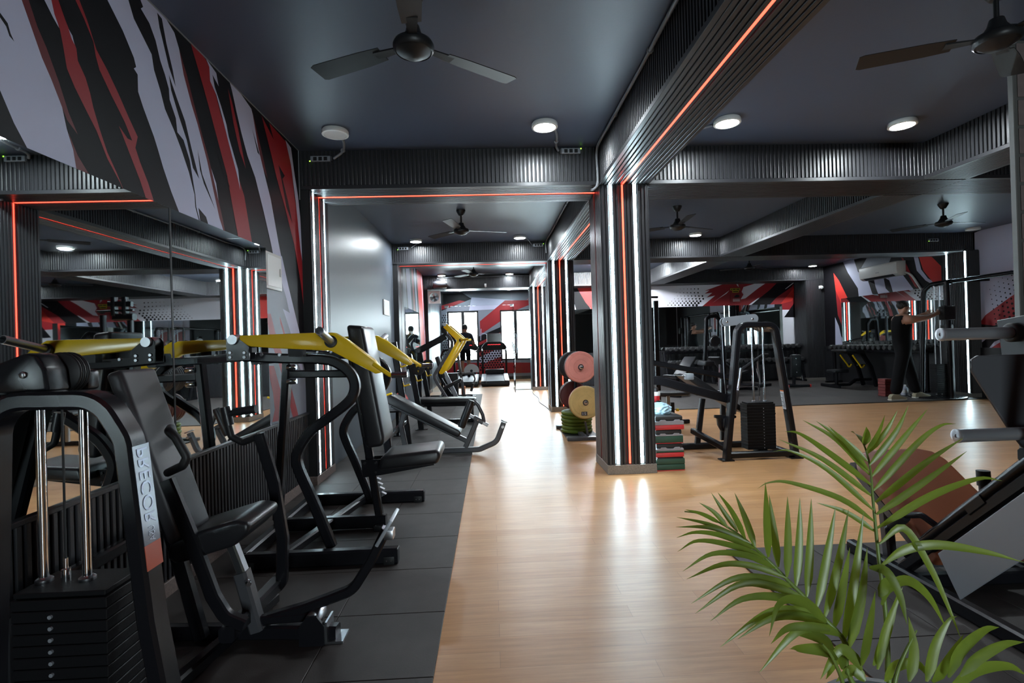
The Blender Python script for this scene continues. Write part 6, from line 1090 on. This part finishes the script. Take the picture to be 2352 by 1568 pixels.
def incline_bench(x, y, rz, label):
    t = thing('incline_bench', label, 'bench', (x, y, 0), 'adjustable benches on the far mat')
    pad('back_pad', [(x-0.05,0.44),(x-0.58,0.80),(x-0.62,0.76),(x-0.10,0.38)], y-0.14, y+0.14, 'vinyl', t, 0.02); pad('seat', [(x,0.40),(x+0.38,0.46),(x+0.39,0.41),(x+0.01,0.35)], y-0.14, y+0.14, 'vinyl', t, 0.02)
    sqtube('spine', XZ([(x-0.55,0.05),(x+0.45,0.05)], y), 0.06, 0.06, t); sqtube('post', XZ([(x+0.02,0.05),(x+0.02,0.36)], y), 0.06, 0.06, t); sqtube('brace', XZ([(x-0.45,0.06),(x-0.40,0.62)], y), 0.05, 0.04, t, 'steel')
    for d in (-0.55, 0.45): sqtube('foot', [(x+d,y-0.28,0.045),(x+d,y+0.28,0.045)], 0.06, 0.05, t, nrm=(0,0,1))
    t.rotation_euler.z = rz; return t
incline_bench(5.25, 11.0, 0.5, 'black incline bench near the long mirror, left of the folded bench'); incline_bench(3.9, 10.6, -2.4, 'black incline bench behind the silver pulley plate')
incline_bench(6.0, 12.1, 2.2, 'black incline bench closest to the dumbbell rack')
t = thing('flat_bench', 'small flat black bench pad on a steel post behind the steps', 'bench', (2.48, 7.1, 0))
pad('seat', [(2.26,0.42),(2.28,0.46),(2.70,0.455),(2.73,0.435),(2.70,0.405),(2.30,0.405)], 6.95, 7.25, 'vinyl', t, 0.018)
sqtube('post', XZ([(2.46,0.03),(2.46,0.41)], 7.1), 0.045, 0.045, t, 'steel'); sqtube('sleeve', XZ([(2.52,0.03),(2.52,0.30)], 7.1), 0.05, 0.05, t); sqtube('base', XZ([(2.20,0.03),(2.75,0.03)], 7.1), 0.06, 0.05, t)
MB().lathe([(0.02,0),(0.02,0.03)], (2.56,7.06,0.20), (1,0,0), 10).build('pin_knob', 'yellow', t)
t = thing('squat_rack', 'black rack with stepped top grips behind the first pillar', 'rack', (2.3, 7.9, 0))
for x in (2.22, 2.62): sqtube('upright', [(x,8.0,0.0),(x,8.0,1.80)], 0.07, 0.07, t, nrm=(1,0,0))
sqtube('top_beam', XZ([(2.12,1.76),(2.42,1.76)], 7.95), 0.10, 0.10, t); sqtube('grip_bar', XZ([(2.10,1.86),(2.62,1.85)], 7.9), 0.04, 0.03, t); sqtube('head_block', XZ([(2.12,1.95),(2.46,1.96)], 7.9), 0.06, 0.08, t)
for x in (2.22, 2.38): MB().box(x-0.03,x+0.03,7.86,7.94,1.78,2.06).build('grip_post', 'powder', t, bevel=0.006)
sqtube('base', XZ([(2.15,0.03),(2.70,0.03)], 8.0), 0.08, 0.06, t); sqtube('base', [(2.22,7.45,0.03),(2.22,8.0,0.03)], 0.06, 0.06, t, nrm=(0,0,1))
t = thing('cable_tower', 'tall black cable tower with round pad before the long mirror', 'gym machine', (4.5, 10.4, 0))
sqtube('upright', XZ([(4.33,0.02),(4.42,1.0),(4.46,1.62),(4.66,1.64),(4.78,1.50)], 10.4), 0.07, 0.07, t, r=0.08); sqtube('rear_upright', XZ([(4.78,1.52),(4.80,0.02)], 10.4), 0.07, 0.07, t)
MB().lathe([(0.0,-0.05),(0.10,-0.05),(0.12,0.0),(0.10,0.05),(0.0,0.05)], (4.57,10.30,1.12), (0,1,0), 24).build('head_pad', 'vinyl', t); sqtube('base', XZ([(4.2,0.035),(4.95,0.035)], 10.4), 0.1, 0.05, t)
pad('knee_pad', [(4.30,0.62),(4.32,0.72),(4.52,0.72),(4.54,0.62)], 10.2, 10.6, 'vinyl', t, 0.03)
# dumbbell rack with dumbbells
t = thing('dumbbell_rack', 'long black two-tier dumbbell rack under the far mirror', 'dumbbell rack', (6.3, 13.1, 0))
for z, y in ((0.84, 13.12), (0.50, 12.98)):
    for d in (-0.10, 0.10): sqtube('tray_rail', [(4.45,y+d,z-d*0.25),(8.05,y+d,z-d*0.25)], 0.05, 0.03, t, 'powder', nrm=(0,0,1))
for x in (4.5, 5.65, 6.85, 8.0): sqtube('rack_leg', [(x,12.85,0.0),(x,13.05,0.50),(x,13.2,0.84)], 0.06, 0.06, t, nrm=(1,0,0)); sqtube('rack_foot', [(x,12.75,0.03),(x,13.3,0.03)], 0.06, 0.05, t, nrm=(0,0,1))
mat('db_rubber', (0.03, 0.03, 0.032), 0.42)
dt = thing('dumbbell', 'first dumbbell from the left on the upper tier of the far rack', 'dumbbell', (4.60, 13.12, 0.86), 'dumbbells on the upper tier')
for s in (-1, 1): MB().lathe([(0.0,0.055),(0.045,0.055),(0.056,0.065),(0.056,0.135),(0.045,0.15),(0.0,0.152)], (4.60,13.12,0.915), (0,s,0), 12).build('head', 'db_rubber', dt)
MB().lathe([(0.014,-0.06),(0.017,0.0),(0.014,0.06)], (4.60,13.12,0.915), (0,1,0), 10).build('handle', 'steel', dt)
for k in range(1, 24): dup(dt, '%s dumbbell from the left on the upper tier of the far rack' % ORD[k], delta=(k*0.147, 0, 0))
for k in range(24): dup(dt, '%s dumbbell from the left on the lower tier of the far rack' % ORD[k], delta=(k*0.147, -0.14, -0.34), group='dumbbells on the lower tier')
# second rack along the right wall mirror
t = thing('dumbbell_rack', 'black dumbbell rack under the right wall mirror', 'dumbbell rack', (8.35, 10.8, 0))
for d in (-0.09, 0.09): sqtube('tray_rail', [(8.38+d,9.5,0.80),(8.38+d,12.3,0.80)], 0.05, 0.03, t, nrm=(0,0,1))
for y in (9.55, 12.2): sqtube('rack_leg', [(8.38,y,0.0),(8.38,y,0.80)], 0.08, 0.06, t, nrm=(0,1,0)); sqtube('rack_foot', [(8.15,y,0.03),(8.55,y,0.03)], 0.06, 0.05, t)
d2 = dup(dt, 'first dumbbell from the near end on the right wall rack', delta=(8.38-4.60, 9.65-13.12, -0.04), rotz=math.pi/2, group='dumbbells on the right wall rack')
for k in range(1, 17): dup(d2, '%s dumbbell from the near end on the right wall rack' % ORD[k], delta=(0, 0.155*k, 0))
# floor things around the person in black
t = thing('brick_stack', 'stack of red foam blocks on the floor behind the person in black', 'block stack', (7.3, 9.25, 0))
mat('foam_red', (0.14, 0.02, 0.018), 0.7)
for k in range(6): MB().box(7.235+0.004*(k%2),7.385,9.16,9.34,0.0125+k*0.054,0.0125+k*0.054+0.051).build('block', 'foam_red', t, bevel=0.005, seg=1)
t = thing('water_jug', 'pale water jug on the floor between the feet of the person in black', 'bottle', (7.72, 9.3, 0))
mat('jug', (0.45, 0.47, 0.55), 0.2)
MB().lathe([(0.0,0.0125),(0.055,0.0125),(0.06,0.03),(0.06,0.14),(0.035,0.17),(0.025,0.18),(0.0,0.18)], (7.72,9.3,0), n=20).build('body', 'jug', t); MB().lathe([(0.027,0.175),(0.027,0.205),(0.0,0.205)], (7.72,9.3,0), n=16).build('cap', 'white_plastic', t); MB().lathe([(0.0607,0.06),(0.0607,0.11)], (7.72,9.3,0), n=20).build('label_wrap', 'white_plastic', t)
t = tag(MB().tube(smooth([(1.02,12.78,0.006),(0.95,12.0,0.006),(0.98,11.0,0.006),(0.93,10.2,0.006),(0.98,9.4,0.006),(1.0,8.70,0.006)]), 0.006, 6).build('floor_cable', 'matte_black'), 'thin black cable lying on the floor between the rear pillars', 'cable')
for o in bpy.data.objects:
    if '_at' in o: del o['_at']
